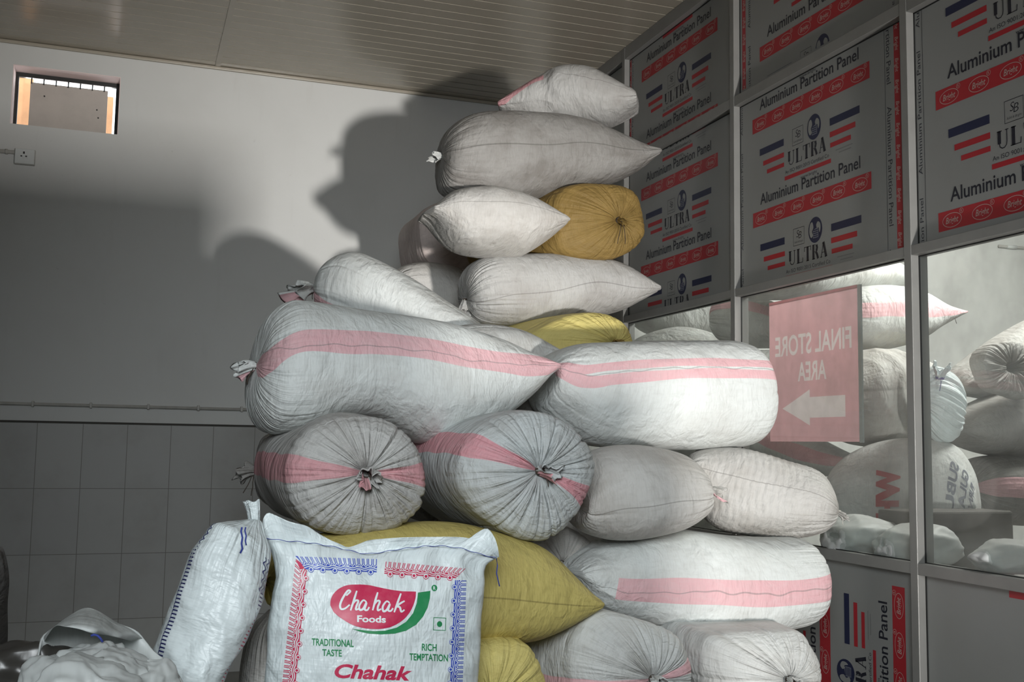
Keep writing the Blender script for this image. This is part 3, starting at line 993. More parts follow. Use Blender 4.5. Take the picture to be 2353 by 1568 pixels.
def end_sack(label, face, knot, Y, length, mat, back=(0, 1, 0), bulge=.10, band=None, bandw=.035, group='filled sacks in the big pile', cat='sack',
             name='grain_sack', pleat=1.0, mouth=None, swell=1.03, n1=90, n2=56, m=448, kY=None, twist=0.0, band_len=1.0, dip=.035):
    """a sack lying end-on: its tied end faces the viewer, its body runs back into the pile"""
    SEED[0] += 1
    rng = np.random.default_rng(SEED[0] * 7 + 3)
    rim2 = smooth_line(face, 10, True)
    cen2 = np.array(knot, float)
    ang = np.arctan2(-(rim2[:, 1] - cen2[1]), rim2[:, 0] - cen2[0])
    o = np.argsort(ang); ang = ang[o]; rim2 = rim2[o]
    th = np.linspace(-math.pi / 2, 1.5 * math.pi, m, endpoint=False)
    thw = (th + math.pi) % (2 * math.pi) - math.pi
    rx = np.interp(thw, ang, rim2[:, 0], period=2 * math.pi); ry = np.interp(thw, ang, rim2[:, 1], period=2 * math.pi)
    rim = np.array([at(a_, b_, Y) for a_, b_ in zip(rx, ry)])
    K = at(knot[0], knot[1], Y)
    back = np.array(back, float); back /= np.linalg.norm(back)
    s = np.linspace(0.02, 1, n1)
    rad = np.sin(s * math.pi / 2) ** 1.0
    fw = bulge * np.cos(s * math.pi / 2) ** .9
    fw = fw - dip * np.exp(-(s / .10) ** 2)
    cap = K[None, None, :] + (rim - K)[None] * rad[:, None, None] - back[None, None, :] * (fw + .0)[:, None, None]
    cen = rim.mean(0)
    j = np.linspace(0, 1, n2 + 1)[1:]
    sc = np.where(j < .12, 1 + (swell - 1) * j / .12, swell)
    tl = np.clip((j - .72) / .28, 0, 1); sc = sc * np.sqrt(np.clip(1 - tl ** 2.2 * .97, .0009, 1))
    body = cen[None, None, :] + (rim - cen)[None] * sc[:, None, None] + back[None, None, :] * (j * length)[:, None, None]
    P = np.concatenate([cap, body]); n = len(P)
    Rm = np.linalg.norm(rim - K, axis=1)
    R0 = Rm.mean()
    D = np.concatenate([rad * R0 + (bulge - fw) * .5, R0 + bulge * .5 + j * length])[:, None]
    Rl = np.concatenate([rad * R0, sc * R0])[:, None]
    TH = np.broadcast_to(th[None], (n, m))
    # outward normal estimate
    out = (rim - cen); out /= np.linalg.norm(out, axis=1, keepdims=True)
    wcap = np.concatenate([np.sin(s * math.pi / 2) ** 2, np.ones(n2)])[:, None, None]
    N = out[None] * wcap - back[None, None, :] * (1 - wcap)
    N = N / np.linalg.norm(N, axis=2, keepdims=True)
    disp = crease_field(rng, D, TH, Rl, 34, .0080 * pleat, .09, .27, .0065)
    disp += crease_field(rng, D, TH, Rl, 47, .0045 * pleat, .05, .18, .0042)
    disp += crease_field(rng, np.abs(D - R0 * .95), TH, np.broadcast_to(Rl, (n, 1)), 40, .0022 * pleat, .03, .07, .005)
    disp += lumps(rng, D * 1.4, TH, .007, 1.0) * np.clip(Rl / .1, 0, 1)
    P = P + N * disp[..., None]
    V = np.concatenate([P.reshape(-1, 3), [P[0].mean(0)], [P[-1].mean(0)]])
    off = rng.uniform(0, 40, 2)
    st = np.stack([np.broadcast_to(D, (n, m)) + off[0], TH * R0 + off[1], np.zeros((n, m))], -1).reshape(-1, 3)
    bd = np.full((n, m), -1.0)
    if band is not None:
        for b0 in band:
            d0 = (TH - b0 - twist * D + math.pi) % (2 * math.pi) - math.pi
            w = bandw * np.clip(Rl / (R0 * .9), .05, 1)
            bd = np.maximum(bd, np.where(D < R0 + bulge + band_len, w - np.abs(d0) * np.maximum(Rl, .002) + .002 * np.sin(30 * D), -1))
    z2 = lambda q, v: np.concatenate([np.broadcast_to(q, (n, m)).reshape(-1), [v, v]])
    gather = np.exp(-(D / .22) ** 2) * np.ones((n, m))
    root = thing(name, np.array([cen[0], cen[1] + length * .5, V[:, 2].min()]), label, cat, group)
    mesh_obj('sack_body', V, grid_faces(n, m, n * m, n * m + 1), M[mat], None, root, True,
             {'st': np.concatenate([st, [st[0], st[-1]]]), 'band': z2(bd, -1), 'seam': np.full(n * m + 2, 1.0), 'gather': z2(gather, 1)})
    mo = dict(L=.045, r0=.011, r1=.026, tails=2, tail_len=.06); mo.update(mouth or {})
    d = mo.pop('dir', -back)
    kp = K - back * (bulge - dip + .006)
    tied_mouth(root, kp, d, mo.pop('mat', mat), seed=SEED[0] * 11, **mo)
    return root


# ---- the pile, top to bottom
PILE = 'filled sacks in the big pile'
side_sack('topmost white sack of the pile, pink stripe at its far end, just under the ceiling',
          [(1150, 256), (1158, 243), (1206, 209), (1267, 171), (1292, 160), (1327, 158), (1362, 163), (1394, 178), (1426, 198), (1455, 216), (1467, 231)],
          [(1151, 262), (1170, 276), (1230, 288), (1300, 290), (1346, 288), (1388, 288), (1410, 282), (1442, 267), (1462, 254), (1468, 243)],
          (5.05, 4.72), .22, ('sewn', 'sewn'), 'dusty', band_px=[([(1148, 262), (1200, 232), (1262, 196), (1330, 180)], 15)], band_t=(-1, .36), seam_px=[[(1260, 190), (1330, 205), (1400, 218), (1468, 236)]], extra_cr=[(.38, .06, 4, -.014)])
side_sack('long grimy grey sack, knotted at its left end, just below the topmost sack',
          [(1016, 356), (1014, 330), (1027, 299), (1053, 277), (1091, 264), (1149, 261), (1219, 265), (1283, 270), (1346, 283), (1378, 296), (1426, 318), (1468, 340), (1500, 355)],
          [(1014, 365), (1010, 395), (1013, 425), (1028, 447), (1080, 460), (1150, 462), (1235, 461), (1300, 442), (1350, 434), (1410, 421), (1458, 398), (1485, 376), (1501, 361)],
          4.80, .22, ('tie', 'sewn'), 'grey', pleat=1.2, seam=[(1.55, .02)], mouth=[dict(end=0, L=.05, r0=.014, r1=.030, tails=0, mat='white', dir=(-1, -.35, .05))])
side_sack('plump white pillow-shaped sack with a stitched seam across its face, pointed at both sides',
          [(972, 489), (992, 478), (1027, 449), (1060, 439), (1117, 434), (1161, 441), (1203, 455), (1235, 474), (1267, 498), (1286, 515)],
          [(974, 494), (996, 510), (1027, 554), (1059, 578), (1110, 588), (1180, 589), (1206, 582), (1244, 558), (1270, 537), (1287, 521)],
          4.60, .24, ('sewn', 'sewn'), 'beige', seam=[(1.32, .03)])
end_sack('pinkish shaded sack end partly hidden behind the white pillow-shaped sack', [(968, 500), (966, 545), (975, 590), (1000, 612), (1060, 622), (1130, 615), (1180, 570), (1190, 520), (1150, 470), (1080, 450), (1000, 470)],
         (1120, 530), 5.45, .60, 'pinkish', bulge=.05, mouth=dict(L=.02, r1=.015, tails=0), pleat=.1)
end_sack('ochre yellow sack tied with dark twine, end-on right under the grimy grey sack',
         [(1471, 522), (1467, 481), (1447, 445), (1410, 427), (1346, 424), (1304, 432), (1276, 452), (1262, 490), (1262, 530), (1275, 570), (1305, 590), (1346, 600), (1397, 602), (1436, 584), (1464, 552)],
         (1397, 513), 4.62, .85, 'ochre', back=(-.30, 1, 0), bulge=.11, mouth=dict(L=.035, r0=.014, r1=.024, tails=2, tail_len=.14))
side_sack('white sack with a long dark seam, knotted left, lying below the ochre yellow sack',
          [(1071, 684), (1063, 650), (1070, 619), (1093, 599), (1129, 590), (1184, 588), (1300, 588), (1370, 593), (1420, 607), (1455, 630), (1480, 652), (1495, 668)],
          [(1071, 695), (1070, 712), (1084, 737), (1112, 752), (1150, 757), (1194, 758), (1250, 748), (1300, 738), (1370, 728), (1420, 716), (1460, 696), (1496, 674)],
          4.75, .23, ('tie', 'sewn'), 'dusty', pleat=1.3, seam=[(1.72, .10)], mouth=[dict(end=0, L=.05, r1=.03, tails=0, twine_mat='twine', dir=(-.3, -.3, -1))])
side_sack('dull grey sack in the gap left of the dark-seamed white sack, behind the slanting sack',
          [(880, 668), (900, 630), (925, 610), (965, 604), (1010, 609), (1060, 626), (1100, 662)],
          [(881, 674), (905, 720), (960, 750), (1020, 760), (1070, 740), (1100, 700), (1102, 668)],
          5.45, .20, ('tie', 'tie'), 'beige', mouth=[dict(end=0, L=.03, r1=.02, tails=0)])
side_sack('white sack slanting down to the right with flared mouth, behind the longest striped sack',
          [(727, 661), (735, 640), (759, 609), (785, 591), (815, 582), (841, 586), (890, 609), (955, 645), (1021, 688), (1086, 730), (1125, 770)],
          [(727, 671), (735, 705), (760, 745), (820, 780), (900, 800), (1000, 805), (1080, 792), (1126, 776)],
          (4.75, 4.30), .20, ('tie', 'sewn'), 'clean', band_px=[([(728, 668), (745, 690), (780, 712), (830, 735), (900, 765)], 14)], band_t=(-1, .4), pleat=1.1,
          mouth=[dict(end=0, L=.105, r1=.085, r0=.016, tails=1, tail_len=.06, ruf=.45, flat=.6, dir=(-1, -.35, .15), band=True)])
side_sack('longest white sack, wide pink stripe, knotted left, lying on the two round sack ends',
          [(588, 836), (595, 802), (608, 747), (628, 717), (658, 697), (694, 696), (759, 704), (825, 714), (923, 727), (1021, 745), (1086, 765), (1139, 783), (1185, 804), (1225, 822), (1256, 843)],
          [(587, 848), (579, 874), (573, 913), (576, 943), (589, 972), (608, 992), (638, 999), (690, 992), (740, 975), (800, 962), (850, 964), (890, 980), (955, 1015), (1005, 1018), (1054, 1008), (1103, 985), (1152, 953), (1201, 910), (1234, 868), (1256, 850)],
          (3.52, 3.62), .25, ('tie', 'sewn'), 'clean', band_px=[([(588, 842), (615, 815), (661, 795), (760, 797), (824, 799), (923, 812), (1021, 830), (1120, 841), (1200, 843), (1256, 847)], 26)], pleat=1.25, seam_px=[[(640, 812), (760, 806), (923, 820), (1021, 838), (1120, 845), (1256, 848)]],
          mouth=[dict(end=0, L=.05, r0=.012, r1=.036, tails=2, tail_len=.07, band=True, dir=(-1, -.1, .05))])
side_sack('white pointed sack in the shade between the longest striped sack and the dark-seamed sack',
          [(960, 790), (1000, 765), (1060, 749), (1112, 746), (1168, 753), (1211, 769), (1250, 796), (1270, 817)],
          [(962, 800), (1000, 850), (1060, 885), (1112, 890), (1180, 872), (1225, 850), (1258, 832), (1271, 822)],
          4.12, .22, ('tie', 'sewn'), 'white')
end_sack('lemon yellow sack, end-on with its knot at the middle, behind the brightly lit striped sack',
         [(1208, 800), (1216, 768), (1250, 746), (1290, 728), (1340, 719), (1392, 724), (1424, 745), (1442, 780), (1449, 815), (1430, 870), (1370, 905), (1300, 905), (1235, 870)],
         (1390, 792), 4.35, .80, 'lemon', back=(-.25, 1, 0), bulge=.10, mouth=dict(L=.04, r1=.034, mat='ochre', tails=0))
side_sack('fat white sack with twin pink stripes in the sunbeam, against the FINAL STORE AREA window',
          [(1246, 845), (1255, 830), (1280, 808), (1330, 791), (1400, 786), (1500, 783), (1600, 783), (1668, 784), (1705, 797), (1725, 822), (1738, 850), (1747, 882)],
          [(1246, 856), (1241, 885), (1236, 925), (1250, 953), (1290, 988), (1340, 1018), (1400, 1028), (1500, 1031), (1600, 1033), (1690, 1027), (1722, 1012), (1742, 970), (1750, 920), (1750, 893)],
          3.75, .25, ('sewn', 'tie'), 'clean', band_px=[([(1248, 848), (1290, 858), (1350, 852), (1440, 846), (1560, 842), (1746, 846)], 12), ([(1248, 858), (1290, 885), (1350, 880), (1440, 873), (1560, 866), (1746, 870)], 12)], pleat=1.0, seam_px=[[(1248, 853), (1300, 870), (1440, 859), (1560, 854), (1746, 858)]],
          mouth=[dict(end=1, L=.055, r0=.014, r1=.032, tails=0, band=True, dir=(.5, -.2, -1))])
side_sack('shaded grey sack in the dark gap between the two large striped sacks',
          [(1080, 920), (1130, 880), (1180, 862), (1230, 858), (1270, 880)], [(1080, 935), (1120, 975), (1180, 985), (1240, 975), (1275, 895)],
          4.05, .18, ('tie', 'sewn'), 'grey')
end_sack('left of the two round striped sack ends with knots under the longest sack',
         [(819, 953), (872, 958), (912, 982), (948, 1022), (968, 1070), (974, 1111), (964, 1159), (932, 1195), (892, 1219), (831, 1233), (771, 1231), (723, 1215), (691, 1191), (663, 1147), (650, 1103), (655, 1050), (684, 1006), (728, 974), (771, 958)],
         (827, 1085), 3.12, .95, 'dusty', bulge=.12, band=[math.radians(177), math.radians(-2)], bandw=.036, mouth=dict(L=.05, r0=.013, r1=.034, ruf=.5, band=True, tails=1), pleat=1.4)
end_sack('right of the two round striped sack ends with knots, its stripe running downhill',
         [(1225, 945), (1273, 956), (1314, 986), (1346, 1030), (1358, 1067), (1354, 1103), (1330, 1163), (1302, 1203), (1265, 1235), (1225, 1245), (1181, 1239), (1125, 1210), (1075, 1165), (1048, 1110), (1048, 1050), (1080, 995), (1130, 962), (1180, 948)],
         (1217, 1081), 3.14, .95, 'bluish', bulge=.12, band=[math.radians(158), math.radians(-27)], bandw=.036, mouth=dict(L=.055, r0=.013, r1=.032, ruf=.5, band=True, tails=1, dir=(.5, -1, .25)), pleat=1.7)
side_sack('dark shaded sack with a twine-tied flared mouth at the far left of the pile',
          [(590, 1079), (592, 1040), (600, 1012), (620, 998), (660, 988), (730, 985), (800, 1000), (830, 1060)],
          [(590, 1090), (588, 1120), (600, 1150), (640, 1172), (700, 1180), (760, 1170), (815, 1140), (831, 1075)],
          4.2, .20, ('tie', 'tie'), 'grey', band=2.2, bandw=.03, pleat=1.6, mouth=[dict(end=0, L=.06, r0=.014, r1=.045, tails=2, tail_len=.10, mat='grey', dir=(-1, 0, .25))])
side_sack('dusty off-white sack with a lengthwise seam, knotted right, under the sunlit striped sack',
          [(1325, 1160), (1326, 1110), (1345, 1060), (1370, 1035), (1410, 1024), (1457, 1022), (1508, 1029), (1559, 1044), (1590, 1064), (1608, 1085), (1627, 1118)],
          [(1325, 1172), (1318, 1200), (1335, 1222), (1370, 1236), (1406, 1242), (1457, 1241), (1533, 1226), (1574, 1210), (1610, 1185), (1626, 1155), (1631, 1134)],
          (3.46, 3.40), .24, ('sewn', 'tie'), 'beige', seam=[(1.75, .04)], pleat=1.1, mouth=[dict(end=1, L=.045, r0=.011, r1=.028, tails=0, band=True, dir=(1, -.9, -.1))])
side_sack('dusty off-white sack crumpled along its top, blue tied corner, right end against the glass',
          [(1600, 1074), (1584, 1050), (1610, 1033), (1661, 1027), (1712, 1030), (1763, 1044), (1815, 1062), (1866, 1077), (1896, 1096), (1917, 1128), (1926, 1168)],
          [(1600, 1086), (1605, 1130), (1614, 1190), (1661, 1225), (1738, 1234), (1815, 1235), (1876, 1226), (1912, 1210), (1924, 1190)],
          (3.72, 3.48), .22, ('sewn', 'tie'), 'beige', seam=[(1.30, .05)], extra_cr=[(.50, .22, 27, -.006), (.62, .25, 41, -.004)],
          mouth=[dict(end=1, L=.03, r0=.010, r1=.018, tails=1, tail_len=.05, twine_mat='cream', dir=(.5, -1, -.2)), dict(end=0, L=.03, r0=.007, r1=.016, tails=1, tail_len=.04, twine_mat='bluethread', dir=(-.5, -1, .3))])
side_sack('fat white sack with one broad pink stripe, low right before the printed panel',
          [(1298, 1305), (1319, 1281), (1354, 1258), (1400, 1238), (1450, 1224), (1500, 1219), (1559, 1216), (1610, 1223), (1687, 1233), (1763, 1236), (1825, 1237), (1848, 1256), (1858, 1290), (1859, 1322)],
          [(1298, 1315), (1315, 1345), (1340, 1380), (1380, 1407), (1430, 1422), (1467, 1430), (1533, 1452), (1610, 1461), (1712, 1458), (1789, 1446), (1835, 1430), (1853, 1390), (1859, 1334)],
          (3.55, 3.50), .26, ('sewn', 'tie'), 'clean', band_px=[([(1298, 1330), (1390, 1343), (1560, 1342), (1700, 1343), (1800, 1338), (1859, 1326)], 25)], band_t=(.15, 2), seam_px=[[(1298, 1318), (1390, 1345), (1560, 1340), (1700, 1345), (1859, 1328)]], extra_cr=[(.14, .025, 3, -.010)],
          mouth=[dict(end=1, L=.05, r0=.012, r1=.020, tails=0, dir=(.5, -.3, -1))])
side_sack('big yellow sack behind the printed white sack, its pointed tip to the right',
          [(612, 1326), (618, 1290), (650, 1255), (755, 1224), (850, 1204), (952, 1198), (1012, 1198), (1072, 1206), (1153, 1230), (1213, 1248), (1253, 1272), (1293, 1312), (1326, 1348), (1350, 1371)],
          [(612, 1342), (618, 1390), (680, 1440), (800, 1475), (950, 1485), (1050, 1482), (1113, 1477), (1193, 1472), (1233, 1460), (1273, 1440), (1314, 1412), (1351, 1380)],
          (3.16, 3.22), .24, ('tie', 'sewn'), 'yellow', seam=[(1.62, .01)], mouth=[dict(end=0, L=.05, r0=.014, r1=.042, tails=0, ruf=.5, mat='yellow', dir=(-.1, -1, .1))])
end_sack('lemon yellow sack end at the bottom edge, right beside the printed white sack',
         [(1215, 1491), (1238, 1530), (1254, 1580), (1246, 1640), (1200, 1710), (1120, 1735), (1030, 1710), (975, 1640), (970, 1570), (1000, 1510), (1060, 1478), (1140, 1470), (1190, 1474)],
         (1110, 1600), 3.00, .85, 'lemon', bulge=.09)
end_sack('white sack end with a pink stripe near its knot, lower middle under the broad-striped sack',
         [(1344, 1420), (1400, 1404), (1477, 1424), (1533, 1453), (1559, 1486), (1575, 1520), (1577, 1575), (1560, 1640), (1510, 1700), (1440, 1715), (1370, 1700), (1318, 1640), (1300, 1570), (1305, 1490)],
         (1470, 1555), 3.12, .90, 'white', back=(-.12, 1, -.08), bulge=.11, band=[math.radians(17), math.radians(190)], bandw=.030, mouth=dict(L=.045, r0=.013, r1=.03, band=True, tails=0), pleat=1.3)
end_sack('plain white sack end with crumpled knot, bottom right of the pile beside the printed panel',
         [(1620, 1460), (1661, 1453), (1745, 1448), (1825, 1446), (1852, 1476), (1870, 1512), (1875, 1560), (1868, 1620), (1830, 1680), (1760, 1705), (1690, 1690), (1640, 1640), (1612, 1570), (1604, 1500)],
         (1784, 1552), 3.14, .90, 'white', bulge=.11, mouth=dict(L=.045, r0=.013, r1=.032, tails=0), pleat=1.2)
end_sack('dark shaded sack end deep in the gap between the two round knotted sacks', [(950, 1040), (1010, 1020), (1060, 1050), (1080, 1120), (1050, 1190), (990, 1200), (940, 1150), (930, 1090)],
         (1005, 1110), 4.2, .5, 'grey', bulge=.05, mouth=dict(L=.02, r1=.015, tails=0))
end_sack('shaded dusty sack end in the gap above the broad-striped sack, behind the yellow tip', [(1200, 1260), (1240, 1225), (1310, 1215), (1360, 1245), (1375, 1300), (1350, 1360), (1280, 1380), (1210, 1350), (1190, 1300)],
         (1285, 1295), 3.62, .6, 'beige', bulge=.05, mouth=dict(L=.02, r1=.015, tails=0))
side_sack('dusty sack standing low behind the printed white sack, beside the leaning white sack',
          [(612, 1405), (575, 1450), (556, 1520), (548, 1600), (545, 1750), (560, 1900), (590, 2080)], [(660, 1400), (720, 1430), (770, 1500), (790, 1600), (795, 1750), (780, 1900), (760, 2080)],
          2.98, .16, ('tie', 'sewn'), 'beige')
# ---- sacks hidden at the foot of the pile and behind it, which carry the ones in view
def foot(label, x0, x1, yc, z0, h, mat, depth=.25):
    """a plain sack lying left to right"""
    SEED[0] += 1
    def px(x, z):
        d = np.array([x, yc, z]) - EYE
        k = FPX / d.dot(CF)
        return (W / 2 + d.dot(CR) * k, H / 2 - d.dot(CU) * k)
    xs = [0, .02, .10, .28, .6, .85, .97, 1.0]; hs = [.02, .30, .78, 1, 1, .72, .25, .03]
    top = [px(x0 + (x1 - x0) * a, z0 + h / 2 + h / 2 * b) for a, b in zip(xs, hs)]
    bot = [px(x0 + (x1 - x0) * a, z0 + h / 2 - h / 2 * b) for a, b in zip(xs, hs)]
    return side_sack(label, top, bot, yc, depth, ('tie', 'sewn'), mat, n=60, m=96)


foot('hidden white sack on the floor under the yellow pair, foot of the pile', -.05, 1.00, 3.40, 0.0, .40, 'white')
foot('hidden white sack on the floor under the white sack ends, foot of the pile', 1.10, 2.20, 3.45, 0.0, .37, 'white')
foot('hidden sack behind the pile, lowest of the stack at the back', 1.20, 2.35, 4.80, 0.0, .46, 'beige')
foot('hidden sack behind the pile, second from the floor at the back', 1.15, 2.30, 4.82, .45, .46, 'beige')
foot('hidden sack behind the pile, third from the floor at the back', 1.25, 2.40, 4.80, .90, .46, 'white')

# ------------------------------------------------------------------ printed white sack in front
def bilerp(q, a, b):
    (x00, y00), (x10, y10), (x11, y11), (x01, y01) = q
    return ((1 - a) * (1 - b) * x00 + a * (1 - b) * x10 + a * b * x11 + (1 - a) * b * x01,
            (1 - a) * (1 - b) * y00 + a * (1 - b) * y10 + a * b * y11 + (1 - a) * b * y01)


YBAG = 2.78
LEFT = [(1238, 611), (1264, 622), (1295, 630), (1326, 634), (1363, 626), (1407, 620), (1441, 614), (1498, 614), (1568, 607), (1800, 590), (2050, 585), (2200, 600), (2262, 640)]
RIGHT = [(1284, 1141), (1300, 1118), (1320, 1112), (1342, 1114), (1381, 1111), (1420, 1106), (1459, 1105), (1498, 1104), (1568, 1098), (1800, 1100), (2050, 1098), (2200, 1085), (2262, 1050)]
STITCH = [(611, 1238), (650, 1244), (690, 1247), (730, 1252), (770, 1259), (800, 1266), (840, 1274), (880, 1270), (930, 1262), (1000, 1256), (1060, 1262), (1100, 1274), (1141, 1284)]
lft = np.array(LEFT, float); rgt = np.array(RIGHT, float); stt = smooth_line(STITCH, 6)


def bag_xy(u, v):
    """u 0..1 across, v 0..1 down, in the plane of the bag"""
    tl = np.interp(v, np.linspace(0, 1, 60), np.interp(np.linspace(0, 1, 60), np.linspace(0, 1, 60), np.linspace(0, 1, 60)))
    yl = 1238 + (2262 - 1238) * tl; yr = 1284 + (2262 - 1284) * tl
    xl = np.interp(yl, lft[:, 0], lft[:, 1]); xr = np.interp(yr, rgt[:, 0], rgt[:, 1])
    x = xl + (xr - xl) * u
    y_line = yl + (yr - yl) * u
    sag = np.interp(x, stt[:, 0], stt[:, 1]) - (1238 + (1284 - 1238) * np.clip((x - 611) / 530, 0, 1))
    y = y_line + sag * (1 - v) ** 6
    return x, y


def bulge(u, v):
    e = np.clip(4 * u * (1 - u), 0, 1) ** .55
    w = np.clip(v / .22, 0, 1); w = np.sin(w * math.pi / 2) ** .8
    w2 = np.clip((1 - v) / .12, 0, 1) ** .5
    crum = .0015 * np.sin(19 * u + 48 * v) * np.sin(50 * v + 5 * u) + .0010 * np.sin(41 * u + 60 * v) + .0025 * np.sin(7 * u + 22 * v)
    edge = np.exp(-(u / .09) ** 2) + np.exp(-((1 - u) / .09) ** 2)
    crum = crum + .010 * edge * np.sin(70 * v + 9 * u) * np.clip(v / .05, 0, 1) + .008 * np.exp(-(v / .06) ** 2) * np.sin(38 * u)
    return .012 + (.135 * e * (.25 + .75 * w) * w2) + crum * np.clip(e * 2.5, 0, 1)


nu, nv = 110, 150
U, Vv = np.meshgrid(np.linspace(0, 1, nu), np.linspace(0, 1, nv))
X, Yp = bag_xy(U, Vv)
Bz = bulge(U, Vv)
Fv = np.array([[at(X[i, k], Yp[i, k], YBAG - Bz[i, k]) for k in range(nu)] for i in range(nv)])
Bk = np.array([[at(X[i, k], Yp[i, k], YBAG + (Bz[i, k] * .5 + .004)) for k in range(nu)] for i in range(nv)])
bag = thing('printed_sack', (float(Fv[:, :, 0].mean()), YBAG, float(Fv[:, :, 2].min())), 'upright white printed sack with red, blue and green printing, standing in front of the pile', 'sack')
N0 = nu * nv
faces = []
for i in range(nv - 1):
    for k in range(nu - 1):
        a = i * nu + k
        faces.append((a, a + nu, a + nu + 1, a + 1))
        faces.append((N0 + a, N0 + a + 1, N0 + a + nu + 1, N0 + a + nu))
for i in range(nv - 1):
    for k in (0, nu - 1):
        a = i * nu + k; bq = a + nu
        faces.append((a, N0 + a, N0 + bq, bq) if k == 0 else (a, bq, N0 + bq, N0 + a))
for k in range(nu - 1):
    faces.append((k, k + 1, N0 + k + 1, N0 + k)); a = (nv - 1) * nu + k
    faces.append((a, N0 + a, N0 + a + 1, a + 1))
allv = np.concatenate([Fv.reshape(-1, 3), Bk.reshape(-1, 3)])
stb = np.stack([np.concatenate([U.ravel(), U.ravel()]) * .55 + 3, np.concatenate([Vv.ravel(), Vv.ravel()]) * 1.1, np.zeros(2 * N0)], 1)
midx = [0] * len(faces)
bagmats = [M['gloss'], M['bagred'], M['bagblue'], M['baggreen'], M['bagwhite']]
BM = {'red': 1, 'blue': 2, 'green': 3, 'white': 4}
# print: drawn in the flat frame of the sack face, then laid on its bulging front
ZX, ZY, ZS = 600.0, 1160.0, 3.843
pv, pf, pm = [], [], []
yl0, yl1 = 1238, 2262


def uv_of(x, y):
    u = np.full_like(x, .5); v = np.clip((y - 1262) / 1000, 0, 1)
    for _ in range(14):
        xx, yy2 = bag_xy(u, v)
        u = np.clip(u + (x - xx) / 490, 0, 1); v = np.clip(v + (y - yy2) / 1010, 0, 1)
    return u, v


def lay(g, col, layer=1, mx=30):
    v, f = subdiv(*g, mx)
    x = ZX + v[:, 0] / ZS; y = ZY + v[:, 1] / ZS
    u, w = uv_of(x, y)
    # sample the mesh itself so that the print follows it exactly
    gi = np.clip(w * (nv - 1), 0, nv - 1.001); gk = np.clip(u * (nu - 1), 0, nu - 1.001)
    i0 = gi.astype(int); k0 = gk.astype(int); a = (gi - i0)[:, None]; bq = (gk - k0)[:, None]
    P = (Fv[i0, k0] * (1 - a) * (1 - bq) + Fv[i0, k0 + 1] * (1 - a) * bq + Fv[i0 + 1, k0] * a * (1 - bq) + Fv[i0 + 1, k0 + 1] * a * bq)
    d = EYE - P; d /= np.linalg.norm(d, axis=1, keepdims=True)
    P = P + d * (.0011 + .0007 * layer)
    n = len(allv_list) + sum(len(q) for q in pv)
    pv.append(P)
    for t in f:
        ar = (v[t[1]][0] - v[t[0]][0]) * (v[t[2]][1] - v[t[0]][1]) - (v[t[1]][1] - v[t[0]][1]) * (v[t[2]][0] - v[t[0]][0])
        pf.append(tuple(n + q for q in (t if ar < 0 else t[::-1]))); pm.append(BM[col])


allv_list = allv


def qmap(q, g):
    return np.array([bilerp(q, a, b) for a, b in g[0]]), g[1]


def border(col, o0, o1, i1, i0, teeth, circles, wc):
    q = (o0, o1, i1, i0)                      # a along, b from outer to inner edge
    al = math.dist(o0, o1); wd = math.dist(o0, i0)
    for k in range(teeth):
        a0, a1 = (k + .08) / teeth, (k + .92) / teeth; am = (a0 + a1) / 2; w = (a1 - a0) * .20
        lay(qmap(q, rect(a0, a0 + w, 0, .40)), col, mx=60); lay(qmap(q, rect(a1 - w, a1, 0, .40)), col, mx=60)
        lay(qmap(q, (np.array([(a0, .40), (a0 + w, .38), (am, .50), (am, .56)]), [(0, 1, 2), (0, 2, 3)])), col, mx=60)
        lay(qmap(q, (np.array([(a1, .40), (a1 - w, .38), (am, .50), (am, .56)]), [(0, 1, 2), (0, 2, 3)])), col, mx=60)
    v = [(0, .50)]
    for k in range(teeth): v += [((k + .5) / teeth, .62), ((k + 1) / teeth, .46)]
    lay(qmap(q, earclip(v + [(1, .94), (0, .94)])), col, mx=40)
    s = np.linspace(0, 1, circles * 14)
    for off in (.64, .78):
        p = np.array([bilerp(q, a, off + .055 * math.cos(2 * math.pi * a * circles * 1.0)) for a in s])
        lay(ribbon(p, wd * .055), 'white', 2, 60)
    for k in range(circles):
        c = bilerp(q, (k + .5) / circles, .95)
        lay(disc(*c, wc, wc, 18), col, 2, 60); lay(ribbon(ellipse(*c, wc * .66, wc * .66, 18), wc * .30, True), 'white', 3, 60)


border('blue', (312, 458), (1026, 482), (1020, 606), (392, 578), 17, 6, 26)
border('red', (1098, 503), (1808, 565), (1715, 655), (1086, 618), 17, 6, 26)
border('red', (303, 490), (178, 1640), (304, 1640), (408, 600), 27, 9, 24)
border('blue', (1814, 668), (1778, 1640), (1660, 1640), (1706, 668), 24, 8, 24)
lay(earclip([(300, 454), (322, 454), (352, 500)]), 'blue'); lay(earclip([(302, 478), (350, 512), (412, 596), (340, 560)]), 'red')
logo = smooth_line([(611, 890), (615, 840), (640, 788), (690, 742), (760, 713), (850, 706), (950, 712), (1050, 733), (1150, 753), (1250, 766)], 5).tolist() + smooth_line([(1368, 769), (1362, 830), (1340, 900), (1300, 970), (1240, 1030), (1160, 1075), (1080, 1096), (1000, 1100), (900, 1090), (800, 1060), (700, 1000), (640, 950)], 5).tolist()
lay(earclip(logo), 'red', 1)
lay(earclip([(1385, 778), (1495, 762), (1490, 830), (1470, 910), (1430, 990), (1370, 1060), (1280, 1115), (1180, 1140), (1060, 1147), (950, 1140), (870, 1122), (800, 1097),
             (900, 1110), (1000, 1119), (1100, 1113), (1200, 1086), (1280, 1036), (1340, 962), (1375, 870)]), 'green', 1)
